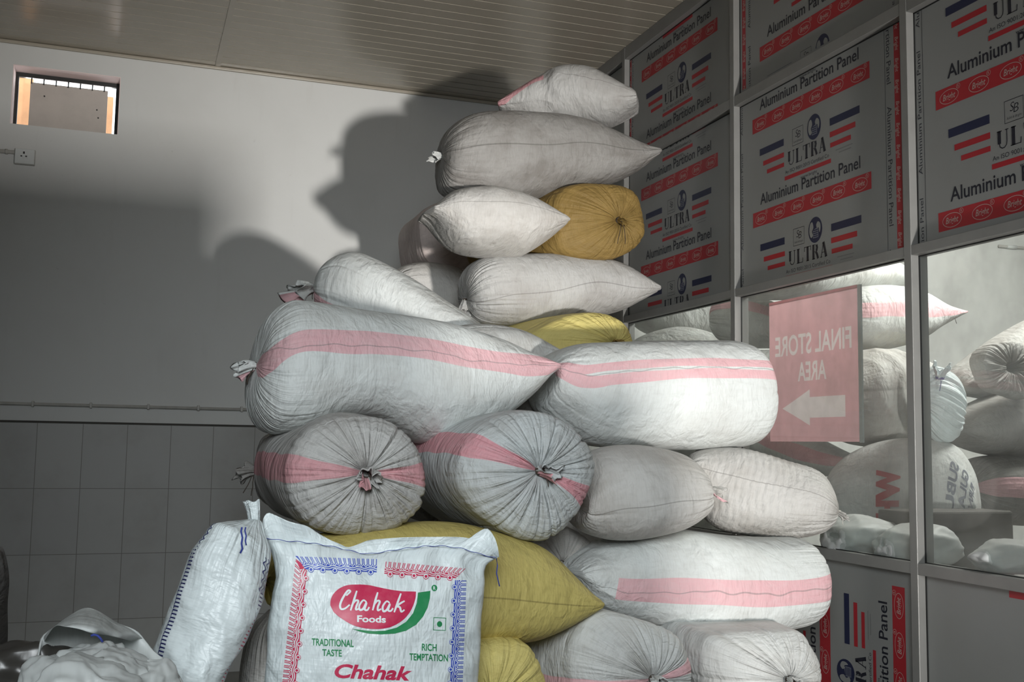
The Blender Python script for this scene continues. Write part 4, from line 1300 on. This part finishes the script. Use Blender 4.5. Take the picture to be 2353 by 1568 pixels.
for pts in ([(752, 805), (788, 768), (765, 762), (722, 825), (698, 885), (706, 922), (742, 918), (782, 885)],
            [(845, 762), (818, 850), (790, 936)], [(798, 895), (832, 850), (858, 853), (842, 898), (838, 928), (868, 918)],
            [(930, 862), (902, 846), (868, 892), (872, 930), (902, 920), (930, 868), (915, 925), (938, 932), (955, 905)],
            [(1030, 775), (1008, 850), (985, 935)], [(993, 893), (1025, 852), (1048, 858), (1032, 903), (1032, 935), (1060, 922)],
            [(1135, 870), (1108, 855), (1075, 900), (1080, 942), (1110, 930), (1137, 880), (1122, 932), (1145, 940), (1165, 915)],
            [(1235, 785), (1205, 868), (1175, 952)], [(1268, 852), (1238, 868), (1200, 896), (1225, 908), (1238, 946), (1266, 930)]):
    p = smooth_line(pts, 6)
    w = 13 + 6 * np.sin(np.linspace(0, math.pi, len(p)))
    lay(ribbon(p, w), 'white', 2)


def words(s, q, col, bold=.02, layer=1, shear=0.0):
    g = text_box(s, 0, 1, 1, 0, bold, shear)
    lay(qmap(q, g), col, layer, 60)


words('Foods', ((848, 978), (1102, 985), (1102, 1043), (848, 1036)), 'white', .03, 2)
words('TRADITIONAL', ((447, 1181), (818, 1196), (818, 1258), (447, 1242)), 'green')
words('TASTE', ((540, 1277), (712, 1284), (712, 1342), (540, 1335)), 'green')
words('RICH', ((1420, 1228), (1550, 1234), (1550, 1294), (1420, 1289)), 'green')
words('TEMPTATION', ((1310, 1314), (1650, 1326), (1650, 1386), (1310, 1374)), 'green')
words('Chahak', ((650, 1408), (1335, 1432), (1322, 1552), (648, 1526)), 'red', .03, 1, .22)
lay(disc(1530, 737, 26, 28, 24), 'green', 1); words('R', ((1520, 722), (1541, 722), (1541, 752), (1520, 752)), 'white', .02, 2)
lay(ribbon([(1524, 999), (1632, 1003), (1627, 1112), (1520, 1107)], 7, True), 'green', 1); lay(disc(1576, 1056, 23, 26, 20), 'green', 1)
allv2 = np.concatenate([allv] + pv)
npr = len(allv2) - len(allv)
mesh_obj('sack_body', allv2, faces + pf, bagmats, midx + pm, bag, True,
         {'st': np.concatenate([stb, np.zeros((npr, 3))]), 'band': np.full(len(allv2), -1.0), 'seam': np.full(len(allv2), 1.0), 'gather': np.full(len(allv2), .12)})
# hem above the stitching, with two ears
HEM = [(603, 1207), (606, 1190), (616, 1179), (634, 1185), (665, 1199), (704, 1209), (730, 1225), (756, 1240), (782, 1251), (800, 1258), (826, 1250), (847, 1242), (886, 1238), (938, 1235), (1016, 1234), (1063, 1235), (1079, 1237), (1094, 1226), (1119, 1215), (1136, 1235), (1144, 1259), (1147, 1280)]
ns = 90
hp = resample(HEM, np.linspace(0, 1, ns)); sp_ = resample(STITCH, np.linspace(0, 1, ns))
rng = np.random.default_rng(5)
rows = 14
HV = []
for side_s in (0, 1):
    for i in range(rows):
        s = i / (rows - 1)
        for k in range(ns):
            q = sp_[k] * (1 - s) + hp[k] * s
            a = k / (ns - 1)
            w = .010 * math.sin(14 * a + 2) * s + .012 * math.sin(31 * a) * s * s - .020 * s * math.exp(-((a - .02) / .1) ** 2) - .03 * s * math.exp(-((a - .93) / .08) ** 2)
            HV.append(at(q[0], q[1], YBAG - .030 + w + .012 * side_s * (1 - .5 * s)))
HF = []
n1 = rows * ns
for i in range(rows - 1):
    for k in range(ns - 1):
        a = i * ns + k
        HF.append((a, a + 1, a + ns + 1, a + ns)); HF.append((n1 + a, n1 + a + ns, n1 + a + ns + 1, n1 + a + 1))
for k in range(ns - 1):
    a = (rows - 1) * ns + k; HF.append((a, a + 1, n1 + a + 1, n1 + a))
sta = np.array([(k / ns * .6, i / rows * .06, 0) for _ in (0, 1) for i in range(rows) for k in range(ns)])
mesh_obj('hem', HV, HF, M['gloss'], None, bag, True, {'st': sta, 'band': np.full(len(HV), -1.), 'seam': np.full(len(HV), 1.), 'gather': np.full(len(HV), .3)})
tb = MB()
pp = [at(q[0], q[1] - 1 + 1.2 * math.sin(i * .9), YBAG - .052 - .006 * math.sin(14 * i / ns)) for i, q in enumerate(sp_)]
tb.tube(pp, .0009, 5)
tb.tube([at(1141, 1284, YBAG - .05), at(1143, 1300, YBAG - .06), at(1141, 1318, YBAG - .06), at(1145, 1336, YBAG - .055), at(1148, 1348, YBAG - .055)], .0016, 5)
tb.build('stitching', M['bluethread'], bag, True)['label'] = 'blue stitching thread'

# ------------------------------------------------------------------ leaning white sack at the left
def leaning():
    left = [(578, 1194), (545, 1198), (500, 1206), (483, 1211), (466, 1236), (442, 1273), (424, 1321), (409, 1369), (388, 1425), (370, 1473), (352, 1520), (330, 1600), (290, 1780), (262, 1990), (262, 2150), (300, 2255)]
    right = [(590, 1194), (603, 1202), (610, 1235), (617, 1270), (612, 1310), (606, 1345), (598, 1385), (584, 1430), (564, 1475), (540, 1518), (515, 1570), (490, 1640), (455, 1800), (430, 1990), (425, 2150), (395, 2255)]
    root, g = side_sack('tall glossy white sack leaning at the left of the printed sack, tied at top', left, right, (2.72, 2.55), .15, ('tie', 'sewn'), 'gloss',
                        group=None, pleat=.7, lump=.012, name='leaning_sack', extra_cr=[(.30, .25, 11, -.006)],
                        mouth=[dict(end=0, L=.062, r0=.020, r1=.029, tails=0, twine=False, flat=.6, ruf=.14, lv=.18, dir=(-.12, 0, 1))])
    P, t, th = g['P'], g['t'], g['th']
    # printed comb marks along both edges of the front face
    mb = MB()
    def surf(tt, hh_):
        i = np.clip(np.interp(tt, t, np.arange(len(t))), 0, len(t) - 1.001); k = ((hh_ - th[0]) / (2 * math.pi) * len(th)) % len(th)
        i0, k0 = int(i), int(k) % len(th); a, b_ = i - i0, k - int(k)
        k1 = (k0 + 1) % len(th)
        p = P[i0, k0] * (1 - a) * (1 - b_) + P[i0 + 1, k0] * a * (1 - b_) + P[i0, k1] * (1 - a) * b_ + P[i0 + 1, k1] * a * b_
        d = EYE - p; d /= np.linalg.norm(d)
        return p + d * .0025
    def patch(t0, t1, h0, h1, mi, n=4):
        v = [surf(t0 + (t1 - t0) * i / n, h0 + (h1 - h0) * j) for i in range(n + 1) for j in (0, 1)]
        mb.add(v, [(2 * i, 2 * i + 1, 2 * i + 3, 2 * i + 2) for i in range(n)], mi)
    def wave(t0, t1, h0, amp, wdt, mi, n=24, k=5):
        v = []
        for i in range(n + 1):
            s = i / n; hh_ = h0 + amp * math.sin(s * k * 2 * math.pi)
            v += [surf(t0 + (t1 - t0) * s, hh_ - wdt / 2), surf(t0 + (t1 - t0) * s, hh_ + wdt / 2)]
        mb.add(v, [(2 * i, 2 * i + 1, 2 * i + 3, 2 * i + 2) for i in range(n)], mi)
    for k in range(34):
        tt = .125 + k * .0075
        patch(tt, tt + .0028, .34, .50, 0, 1); patch(tt, tt + .0066, .32, .345, 0, 1)
    for k in range(3): wave(.075, .125, .20 + .13 * k, .05, .05, 0, 30, 4)
    for k in range(30):
        tt = .17 + k * .008
        patch(tt, tt + .003, 2.50, 2.66, 1 if k > 6 else 0, 1)
    for k in range(3): wave(.12, .36, 2.74 + .09 * k, .03, .028, 1 if k else 0, 60, 14)
    for k in range(3): wave(.10, .17, 2.45 + .14 * k, .05, .045, 0, 30, 4)
    mb.build('printed_border', [M['bagdark'], M['bagred']], root, True)
    tb = MB()
    pts = [at(x, y, 2.50) for x, y in ((556, 1212), (554, 1222), (557, 1236), (555, 1250), (557, 1262), (552, 1272))]
    tb.tube(pts, .0022, 6); tb.tube([p + np.array([.008, -.002, .002 * i]) for i, p in enumerate(pts[:5])], .0018, 6)
    tb.build('blue_thread', M['bluethread'], root, True)
    return root


leaning()

# ------------------------------------------------------------------ crumpled things
from mathutils import noise as mn


def crumple(label, cat, name, c, size, mat, seed, group=None, amp=.28, n=40, kind=None, drop=0.0, freq=1.0, vclip=None):
    """a crushed bag: a flattened ball folded by ridged noise"""
    V = []
    m = n * 2
    for i in range(1, n):
        th = math.pi * i / n
        for k in range(m):
            ph = 2 * math.pi * k / m
            d = Vector((math.sin(th) * math.cos(ph), math.sin(th) * math.sin(ph), math.cos(th)))
            o = Vector((seed * 3.1, seed * 1.7, seed * 5.3))
            f1 = mn.voronoi(d * freq + o)[0]
            f2 = mn.voronoi(Vector((d.x, d.y * 1.5, d.z * 1.3)) * freq * 2.1 + o * 2)[0]
            r = 1 - amp * 1.1 + amp * (2.0 * f1[0] + .45 * f2[0] + .12 * mn.noise(d * 7 + o))
            p = Vector((d.x * r * size[0], d.y * r * size[1], d.z * r * size[2]))
            if p.z < -size[2] * .75: p.z = -size[2] * .75
            V.append(np.array(c) + np.array(p))
    V = np.array(V)
    top = V[:m].mean(0); bot = V[-m:].mean(0)
    V = np.concatenate([V, [top], [bot]])
    F = [(i * m + k, i * m + (k + 1) % m, (i + 1) * m + (k + 1) % m, (i + 1) * m + k) for i in range(n - 2) for k in range(m)]
    F = [f[::-1] for f in F]
    F += [(len(V) - 2, k, (k + 1) % m) for k in range(m)] + [(len(V) - 1, (n - 2) * m + (k + 1) % m, (n - 2) * m + k) for k in range(m)]
    o = mesh_obj(name, V - np.array([c[0], c[1], V[:, 2].min()]), F, M[mat], None, None, True,
                 {'st': V * .25, 'band': np.full(len(V), -1.), 'seam': np.full(len(V), 1.), 'gather': np.full(len(V), .2)})
    o.location = (c[0], c[1], V[:, 2].min())
    return tag(o, label, cat, group, kind)


# open white sack full of crushed white bags, bottom left
def open_bag():
    YB0, YF = 2.42, 2.02
    rim_back = [(80, 1575), (84, 1530), (88, 1495), (96, 1463), (125, 1440), (160, 1415), (194, 1398), (224, 1404), (269, 1431), (313, 1449), (337, 1476), (358, 1500), (397, 1530), (425, 1575), (440, 1610)]
    rb = resample(rim_back, np.linspace(0, 1, 49))
    back = [at(p[0], p[1], YB0 - .10 * math.sin(math.pi * i / 48) * 0 - .25 * abs(i / 48 - .5) ** 2 * 2) for i, p in enumerate(rb)]
    fr = resample([(440, 1610), (400, 1680), (260, 1720), (130, 1690), (80, 1575)], np.linspace(0, 1, 49))[1:-1]
    front = [at(p[0], p[1], YB0 - .25 * .5 - (YB0 - YF - .12) * math.sin(math.pi * (i + 1) / 48)) for i, p in enumerate(fr)]
    rim = np.array(back + front); m = len(rim)
    cen = rim.mean(0)
    rows = []
    rng = np.random.default_rng(3)
    for i in range(36):
        s = i / 35
        z = rim[:, 2] * (1 - s)
        fl = 1 + .10 * math.sin(s * math.pi) - .12 * s
        ring = np.stack([cen[0] + (rim[:, 0] - cen[0]) * fl, cen[1] + (rim[:, 1] - cen[1]) * fl, z], 1)
        for k in range(m):
            q = Vector((ring[k][0] * 6, ring[k][1] * 6, ring[k][2] * 3))
            w = (1 - abs(mn.noise(q)) * 2) * .5 + .3 * (1 - abs(mn.noise(q * 2.1)) * 2)
            d = ring[k] - np.array([cen[0], cen[1], ring[k][2]]); d /= np.linalg.norm(d) + 1e-6
            ring[k] += d * .030 * w * min(1, s * 6 + .0)
        rows.append(ring)
    inner = [np.stack([cen[0] + (r[:, 0] - cen[0]) * .975, cen[1] + (r[:, 1] - cen[1]) * .975, r[:, 2]], 1) for r in rows[:22]]
    V = np.concatenate(inner[::-1] + rows); nr = len(inner) + len(rows)
    root = thing('open_sack', (cen[0], cen[1], 0.0), 'open white sack full of crushed white bags, standing on the floor at bottom left', 'sack')
    st = V * 1.0
    mesh_obj('sack_body', V, grid_faces(nr, m), M['film'], None, root, True, {'st': st * .4, 'band': np.full(len(V), -1.), 'seam': np.full(len(V), 1.), 'gather': np.full(len(V), .3)})
    # the back of the mouth folds forward like a hood
    hb = resample([(96, 1464), (125, 1440), (160, 1415), (194, 1398), (224, 1404), (269, 1431), (300, 1446), (330, 1470)], np.linspace(0, 1, 40))
    hf = resample([(100, 1478), (125, 1441), (150, 1441), (180, 1446), (209, 1455), (240, 1460), (263, 1464), (300, 1474)], np.linspace(0, 1, 40))
    HV = []
    nr2 = 14
    for lay_ in (0, 1):
        for i in range(nr2):
            s = i / (nr2 - 1)
            for k in range(40):
                q = hb[k] * (1 - s) + hf[k] * s
                a = k / 39
                dep = .20 * math.sin(s * math.pi / 2) * math.sin(math.pi * a) ** .6 + .012 * math.sin(9 * a + 4 * s) + .008 * math.sin(23 * a)
                HV.append(at(q[0], q[1], YB0 - .02 - dep + .005 * lay_))
    n1 = nr2 * 40; F = []
    for i in range(nr2 - 1):
        for k in range(39):
            a = i * 40 + k
            F.append((a, a + 40, a + 41, a + 1)); F.append((n1 + a, n1 + a + 1, n1 + a + 41, n1 + a + 40))
    for k in range(39):
        a = (nr2 - 1) * 40 + k; F.append((a, n1 + a, n1 + a + 1, a + 1))
    HV = np.array(HV)
    mesh_obj('hood_fold', HV, F, M['film'], None, root, True, {'st': HV * .4, 'band': np.full(len(HV), -1.), 'seam': np.full(len(HV), 1.), 'gather': np.full(len(HV), .25)})
    tb = MB(); tb.tube([at(x, y, 2.16) for x, y in ((209, 1462), (216, 1459), (224, 1461), (231, 1468), (236, 1476))], .0022, 6)
    tb.build('blue_thread', M['bluethread'], root, True)
    return root


open_bag()
G2 = 'crushed white bags stuffed into the open sack'
for i, (px, py, Y, sx, sz, lab) in enumerate([(205, 1560, 2.20, .085, .065, 'crushed white bag under the hood of the open sack, topmost of the stuffing'),
                                               (140, 1600, 2.16, .07, .075, 'crushed white bag at the left inside the open sack'),
                                               (265, 1595, 2.14, .09, .07, 'crushed white bag in the middle of the open sack'),
                                               (325, 1605, 2.16, .085, .065, 'crushed white bag draping to the right rim of the open sack'),
                                               (190, 1625, 2.04, .085, .07, 'crushed white bag at the front of the open sack, cut by the bottom edge')]):
    crumple(lab, 'bag', 'crushed_bag', at(px, py, Y), (sx, .09, sz), 'film', 20 + i, G2, .34, 52)
# dim things at the left edge
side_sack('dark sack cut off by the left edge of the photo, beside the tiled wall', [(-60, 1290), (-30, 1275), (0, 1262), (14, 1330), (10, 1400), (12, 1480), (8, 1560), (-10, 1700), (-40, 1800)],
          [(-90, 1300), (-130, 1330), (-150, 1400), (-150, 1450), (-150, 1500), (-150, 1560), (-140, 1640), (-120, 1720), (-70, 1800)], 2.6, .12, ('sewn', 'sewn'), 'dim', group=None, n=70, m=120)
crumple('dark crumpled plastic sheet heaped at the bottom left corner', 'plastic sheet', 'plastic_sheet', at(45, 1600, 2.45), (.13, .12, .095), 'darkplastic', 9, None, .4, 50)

# ------------------------------------------------------------------ store room behind the glass
GS = 'sacks in the store room behind the glass'
side_sack('white sack with a red stripe and pointed tip, high behind the glass',
          [(1880, 720), (1890, 690), (1930, 668), (1990, 658), (2040, 660), (2095, 672), (2140, 700), (2182, 721)], [(1880, 730), (1890, 770), (1930, 800), (1990, 808), (2040, 803), (2090, 788), (2130, 760), (2182, 726)],
          4.75, .25, ('tie', 'sewn'), 'white', group=GS, band=1.45, bandw=.04, mouth=[dict(end=1, L=.02, r0=.004, r1=.006, tails=1, tail_len=.06)])
side_sack('white sack right behind the red sign, topmost of its heap in the store room',
          [(1690, 650), (1720, 620), (1800, 600), (1900, 590), (2000, 596), (2080, 640)], [(1690, 670), (1720, 690), (1800, 690), (1900, 684), (2000, 672), (2082, 655)], 5.0, .25, ('tie', 'sewn'), 'white', group=GS)
side_sack('white sack with a pink stripe behind the upper left corner of the red sign',
          [(1640, 720), (1660, 690), (1720, 680), (1790, 700), (1860, 735), (1900, 770)], [(1640, 760), (1670, 790), (1720, 800), (1800, 800), (1870, 795), (1900, 780)], (5.6, 5.0), .18, ('tie', 'sewn'), 'white', group=GS, band=1.0, bandw=.04)
side_sack('pale mound-shaped sack behind the leftmost glass pane',
          [(1440, 800), (1470, 775), (1530, 755), (1580, 751), (1640, 765), (1690, 790), (1730, 830)], [(1440, 850), (1438, 1200), (1460, 1520), (1530, 1585), (1600, 1600), (1690, 1570), (1725, 1250), (1732, 850)], (6.3, 5.7), .22, ('tie', 'tie'), 'white', group=GS)
side_sack('pale sack filling the top of the leftmost glass pane, deep in the store room',
          [(1430, 690), (1460, 660), (1540, 640), (1620, 640), (1700, 660)], [(1430, 720), (1470, 760), (1540, 780), (1620, 770), (1700, 730)], (6.5, 6.0), .22, ('tie', 'sewn'), 'white', group=GS)
side_sack('white sack behind the left edge of the red sign, below the pink-striped one',
          [(1650, 860), (1680, 830), (1720, 812), (1780, 805), (1850, 815), (1900, 860)], [(1650, 900), (1680, 940), (1730, 965), (1800, 965), (1860, 940), (1900, 880)], (5.3, 4.75), .25, ('tie', 'tie'), 'white', group=GS)
side_sack('large off-white sack behind the right edge of the red sign',
          [(1880, 900), (1900, 850), (1950, 815), (2010, 800), (2080, 815), (2150, 860), (2180, 920)], [(1880, 930), (1905, 985), (1960, 1020), (2030, 1030), (2100, 1015), (2160, 975), (2180, 935)], 4.35, .26, ('tie', 'tie'), 'beige', group=GS, extra_cr=[(.5, .3, 9, -.012)])
side_sack('white sack with a peach stripe slanting down below the red sign',
          [(1660, 930), (1700, 925), (1780, 960), (1860, 1000), (1930, 1035), (1990, 1060)], [(1660, 960), (1690, 1010), (1760, 1060), (1840, 1090), (1920, 1095), (1990, 1075)], (5.0, 4.35), .20, ('sewn', 'sewn'), 'white', group=GS, band=1.35, bandw=.045)
root, g = side_sack('large white sack printed with red letters behind the glass, below the blue-knotted bag',
          [(1890, 1150), (1900, 1100), (1935, 1055), (1990, 1025), (2060, 1010), (2140, 1010), (2200, 1030), (2240, 1090), (2250, 1160)], [(1892, 1165), (1905, 1200), (1950, 1240), (2010, 1260), (2080, 1268), (2150, 1262), (2210, 1240), (2245, 1200), (2250, 1170)], (4.35, 3.85), .22, ('tie', 'sewn'), 'white', group=GS)


def surf_print(root, g, quads, mat, parent_name='printed_text'):
    P, t, th = g['P'], g['t'], g['th']
    mb = MB()
    for gl, (t0, t1, h0, h1) in quads:
        v, f = subdiv(gl[0], gl[1], .12)
        out = []
        for a, b_ in v:
            tt = t0 + (t1 - t0) * a; hh_ = h0 + (h1 - h0) * b_
            i = np.clip(np.interp(tt, t, np.arange(len(t))), 0, len(t) - 1.001); k = ((hh_ - th[0]) / (2 * math.pi) * len(th)) % len(th)
            i0, k0 = int(i), int(k); k1 = (k0 + 1) % len(th); a2, b2 = i - i0, k - k0
            p = P[i0, k0] * (1 - a2) * (1 - b2) + P[i0 + 1, k0] * a2 * (1 - b2) + P[i0, k1] * (1 - a2) * b2 + P[i0 + 1, k1] * a2 * b2
            d = EYE - p; d /= np.linalg.norm(d); out.append(p + d * .003)
        mb.add(out, f, 0)
    return mb.build(parent_name, M[mat], root, True)


def vword(s, bold=.03):
    g, f = text_box(s, 0, 1, 0, 1, bold)
    return np.stack([1 - g[:, 1], g[:, 0]], 1), f      # reading down the cloth


surf_print(root, g, [(vword('WHM', .06), (.40, .50, 1.15, 2.25))], 'pred')
surf_print(root, g, [(vword('PURNIA'), (.86, .905, .8, 2.0)), (vword('GULAB'), (.79, .835, .7, 1.9)), (vword('SUBU'), (.72, .765, .8, 1.8))], 'ppale2')
root2, g2 = side_sack('glossy white bag tied with a blue knot behind the glass beside the post',
          [(2105, 900), (2110, 870), (2135, 845), (2165, 850), (2190, 870), (2203, 905), (2200, 950)], [(2105, 920), (2110, 960), (2130, 1000), (2155, 1020), (2180, 1015), (2195, 990), (2200, 960)], 3.95, .11, ('tie', 'tie'), 'gloss', group=GS, pleat=2.0)
tied_mouth(root2, at(2160, 868, 3.86), (-.1, -.3, 1), 'gloss', L=.07, r0=.014, r1=.035, seed=77, tails=1, twine_mat='bluethread')
side_sack('rolled grey woven cloth lying diagonally behind the right glass pane',
          [(2185, 880), (2195, 855), (2230, 825), (2270, 795), (2310, 765), (2360, 735), (2440, 700)], [(2186, 890), (2200, 905), (2240, 912), (2290, 920), (2340, 925), (2400, 920), (2440, 880)], 4.3, .17, ('sewn', 'sewn'), 'mesh_net', group=GS, name='cloth_roll', cat='roll')
end_sack('end of a folded grey woven roll with open layers behind the right glass pane',
         [(2258, 830), (2275, 800), (2310, 788), (2350, 790), (2385, 820), (2395, 870), (2370, 915), (2320, 905), (2280, 885)], (2325, 845), 3.95, .14, 'mesh_net', back=(.2, 1, 0), bulge=.03, dip=.12, group=GS, name='cloth_roll', cat='roll', mouth=dict(L=.02, r0=.02, r1=.05, twine=False, tails=0), pleat=2.0)
side_sack('dim grey sack below the rolled cloth behind the right glass pane',
          [(2180, 980), (2210, 945), (2260, 920), (2320, 895), (2400, 880), (2480, 890)], [(2180, 995), (2220, 1025), (2280, 1045), (2350, 1048), (2420, 1040), (2480, 1000)], 4.2, .24, ('sewn', 'sewn'), 'grey', group=GS)
side_sack('dim sack with a dull red stripe, lowest behind the right glass pane',
          [(2220, 1110), (2240, 1060), (2290, 1046), (2360, 1045), (2440, 1050), (2500, 1100)], [(2220, 1130), (2240, 1180), (2300, 1205), (2370, 1210), (2440, 1205), (2500, 1140)], 4.2, .26, ('tie', 'tie'), 'grey', group=GS, band=1.5, bandw=.05)
b = MB(); p = at(2085, 1165, 3.6); q = at(2245, 1290, 3.6)
bx = thing('dark_crate', (float((p[0] + q[0]) / 2), 3.6, 0.0), 'dark grimy board box behind the glass below the red-lettered sack', 'box')
b.box(float(p[0]) + .01, float(q[0]) + .20, 3.6, 3.8, .62, float(p[2]) - .02); bevel(b.build('box_body', M['grimy'], bx), .01)
b = MB(); b.box(float(p[0]) + .05, float(q[0]) + .16, 3.62, 3.78, 0, .6195); b.build('plinth', M['floor'], bx)
# sill bench on which the bags behind the glass lie
bn = thing('store_bench', (3.4, 3.2, 0), 'grey bench just behind the glass carrying crushed white bags', 'bench')
b = MB(); b.box(2.765, 3.02, 2.0, 4.38, .935, .965); bevel(b.build('bench_top', M['floor'], bn), .004)
for y in (2.1, 3.2, 4.3):
    for x in (2.80, 2.97):
        b = MB(); b.box(x - .02, x + .02, y - .02, y + .02, 0, .9345); b.build('leg', M['alu'], bn)
G3 = 'crushed plastic bags on the bench behind the glass'
crumple('crushed white plastic bag behind the glass at the far end of the bench', 'bag', 'crushed_bag', at(1985, 1235, 3.72), (.17, .13, .085), 'clearbag', 41, G3, .22, 40)
crumple('crushed white plastic bag behind the glass right by the middle post', 'bag', 'crushed_bag', at(2105, 1256, 3.42), (.17, .12, .085), 'clearbag', 42, G3, .22, 40)
crumple('crushed white plastic bag behind the glass at the right edge of the photo', 'bag', 'crushed_bag', at(2325, 1285, 2.92), (.14, .10, .06), 'clearbag', 43, G3, .22, 40)
# sign hung behind the glass, seen from its back
zs0, zs1 = 1.437, 2.066
sg = thing('hanging_sign', (2.79, 3.93, zs0), 'faded red sign with mirrored FINAL STORE AREA and a left arrow, hanging behind the glass', 'sign')
def mirror(g): return np.stack([1 - g[0][:, 0], g[0][:, 1]], 1), g[1]


prints = [mirror(text_box('FINAL STORE', .07, .93, .615, .755, .02)), mirror(text_box('AREA', .33, .66, .425, .555, .02)),
          earclip([(.15, .235), (.48, .36), (.48, .305), (.86, .305), (.86, .165), (.48, .165), (.48, .11)])]
NG = 330
gx, gy = np.meshgrid((np.arange(NG) + .5) / NG, (np.arange(NG) + .5) / NG)
pale = np.zeros((NG, NG), bool)
for gv, gf in prints:
    for t3 in gf:
        A, B, C3 = gv[t3[0]], gv[t3[1]], gv[t3[2]]
        s1 = (B[0] - A[0]) * (gy - A[1]) - (B[1] - A[1]) * (gx - A[0]); s2 = (C3[0] - B[0]) * (gy - B[1]) - (C3[1] - B[1]) * (gx - B[0]); s3 = (A[0] - C3[0]) * (gy - C3[1]) - (A[1] - C3[1]) * (gx - C3[0])
        pale |= ((s1 >= 0) & (s2 >= 0) & (s3 >= 0)) | ((s1 <= 0) & (s2 <= 0) & (s3 <= 0))
uu, ww = np.meshgrid(np.linspace(0, 1, NG + 1), np.linspace(0, 1, NG + 1))
sv = np.stack([2.780 + .004 * np.sin(uu * 7) * (1 - ww), 4.262 - uu * .644, zs0 + ww * (zs1 - zs0)], -1).reshape(-1, 3)
sf = [(i * (NG + 1) + k, (i + 1) * (NG + 1) + k, (i + 1) * (NG + 1) + k + 1, i * (NG + 1) + k + 1) for i in range(NG) for k in range(NG)]
mesh_obj('sign_cloth', sv, sf, [M['signred'], M['signpale']], pale.astype(int).ravel(), sg)
b = MB(); b.box(2.777, 2.786, 3.598, 3.617, zs0 - .004, zs1 + .01); b.build('edge_strip', M['clearbag'], sg)
b = MB(); b.box(2.779, 2.785, 3.62, 4.262, zs1 + .0003, zs1 + .012); b.build('top_strip', M['signred'], sg)
# conduit on the far wall of the store room
cd = thing('conduit_pipe', (4.9, YB, 2.9), 'short conduit stub high on the store room wall, behind the right glass pane', 'pipe')
q0, q1 = at(2295, 566, YB - .015), at(2420, 574, YB - .015)
b = MB(); b.tube([q0, q1], .012, 10); b.build('pipe', M['pipe'], cd, True)
b = MB(); b.tube([q0 + (q1 - q0) * .15, q0 + (q1 - q0) * .32], .016, 10); b.build('coupler', M['socket'], cd, True)
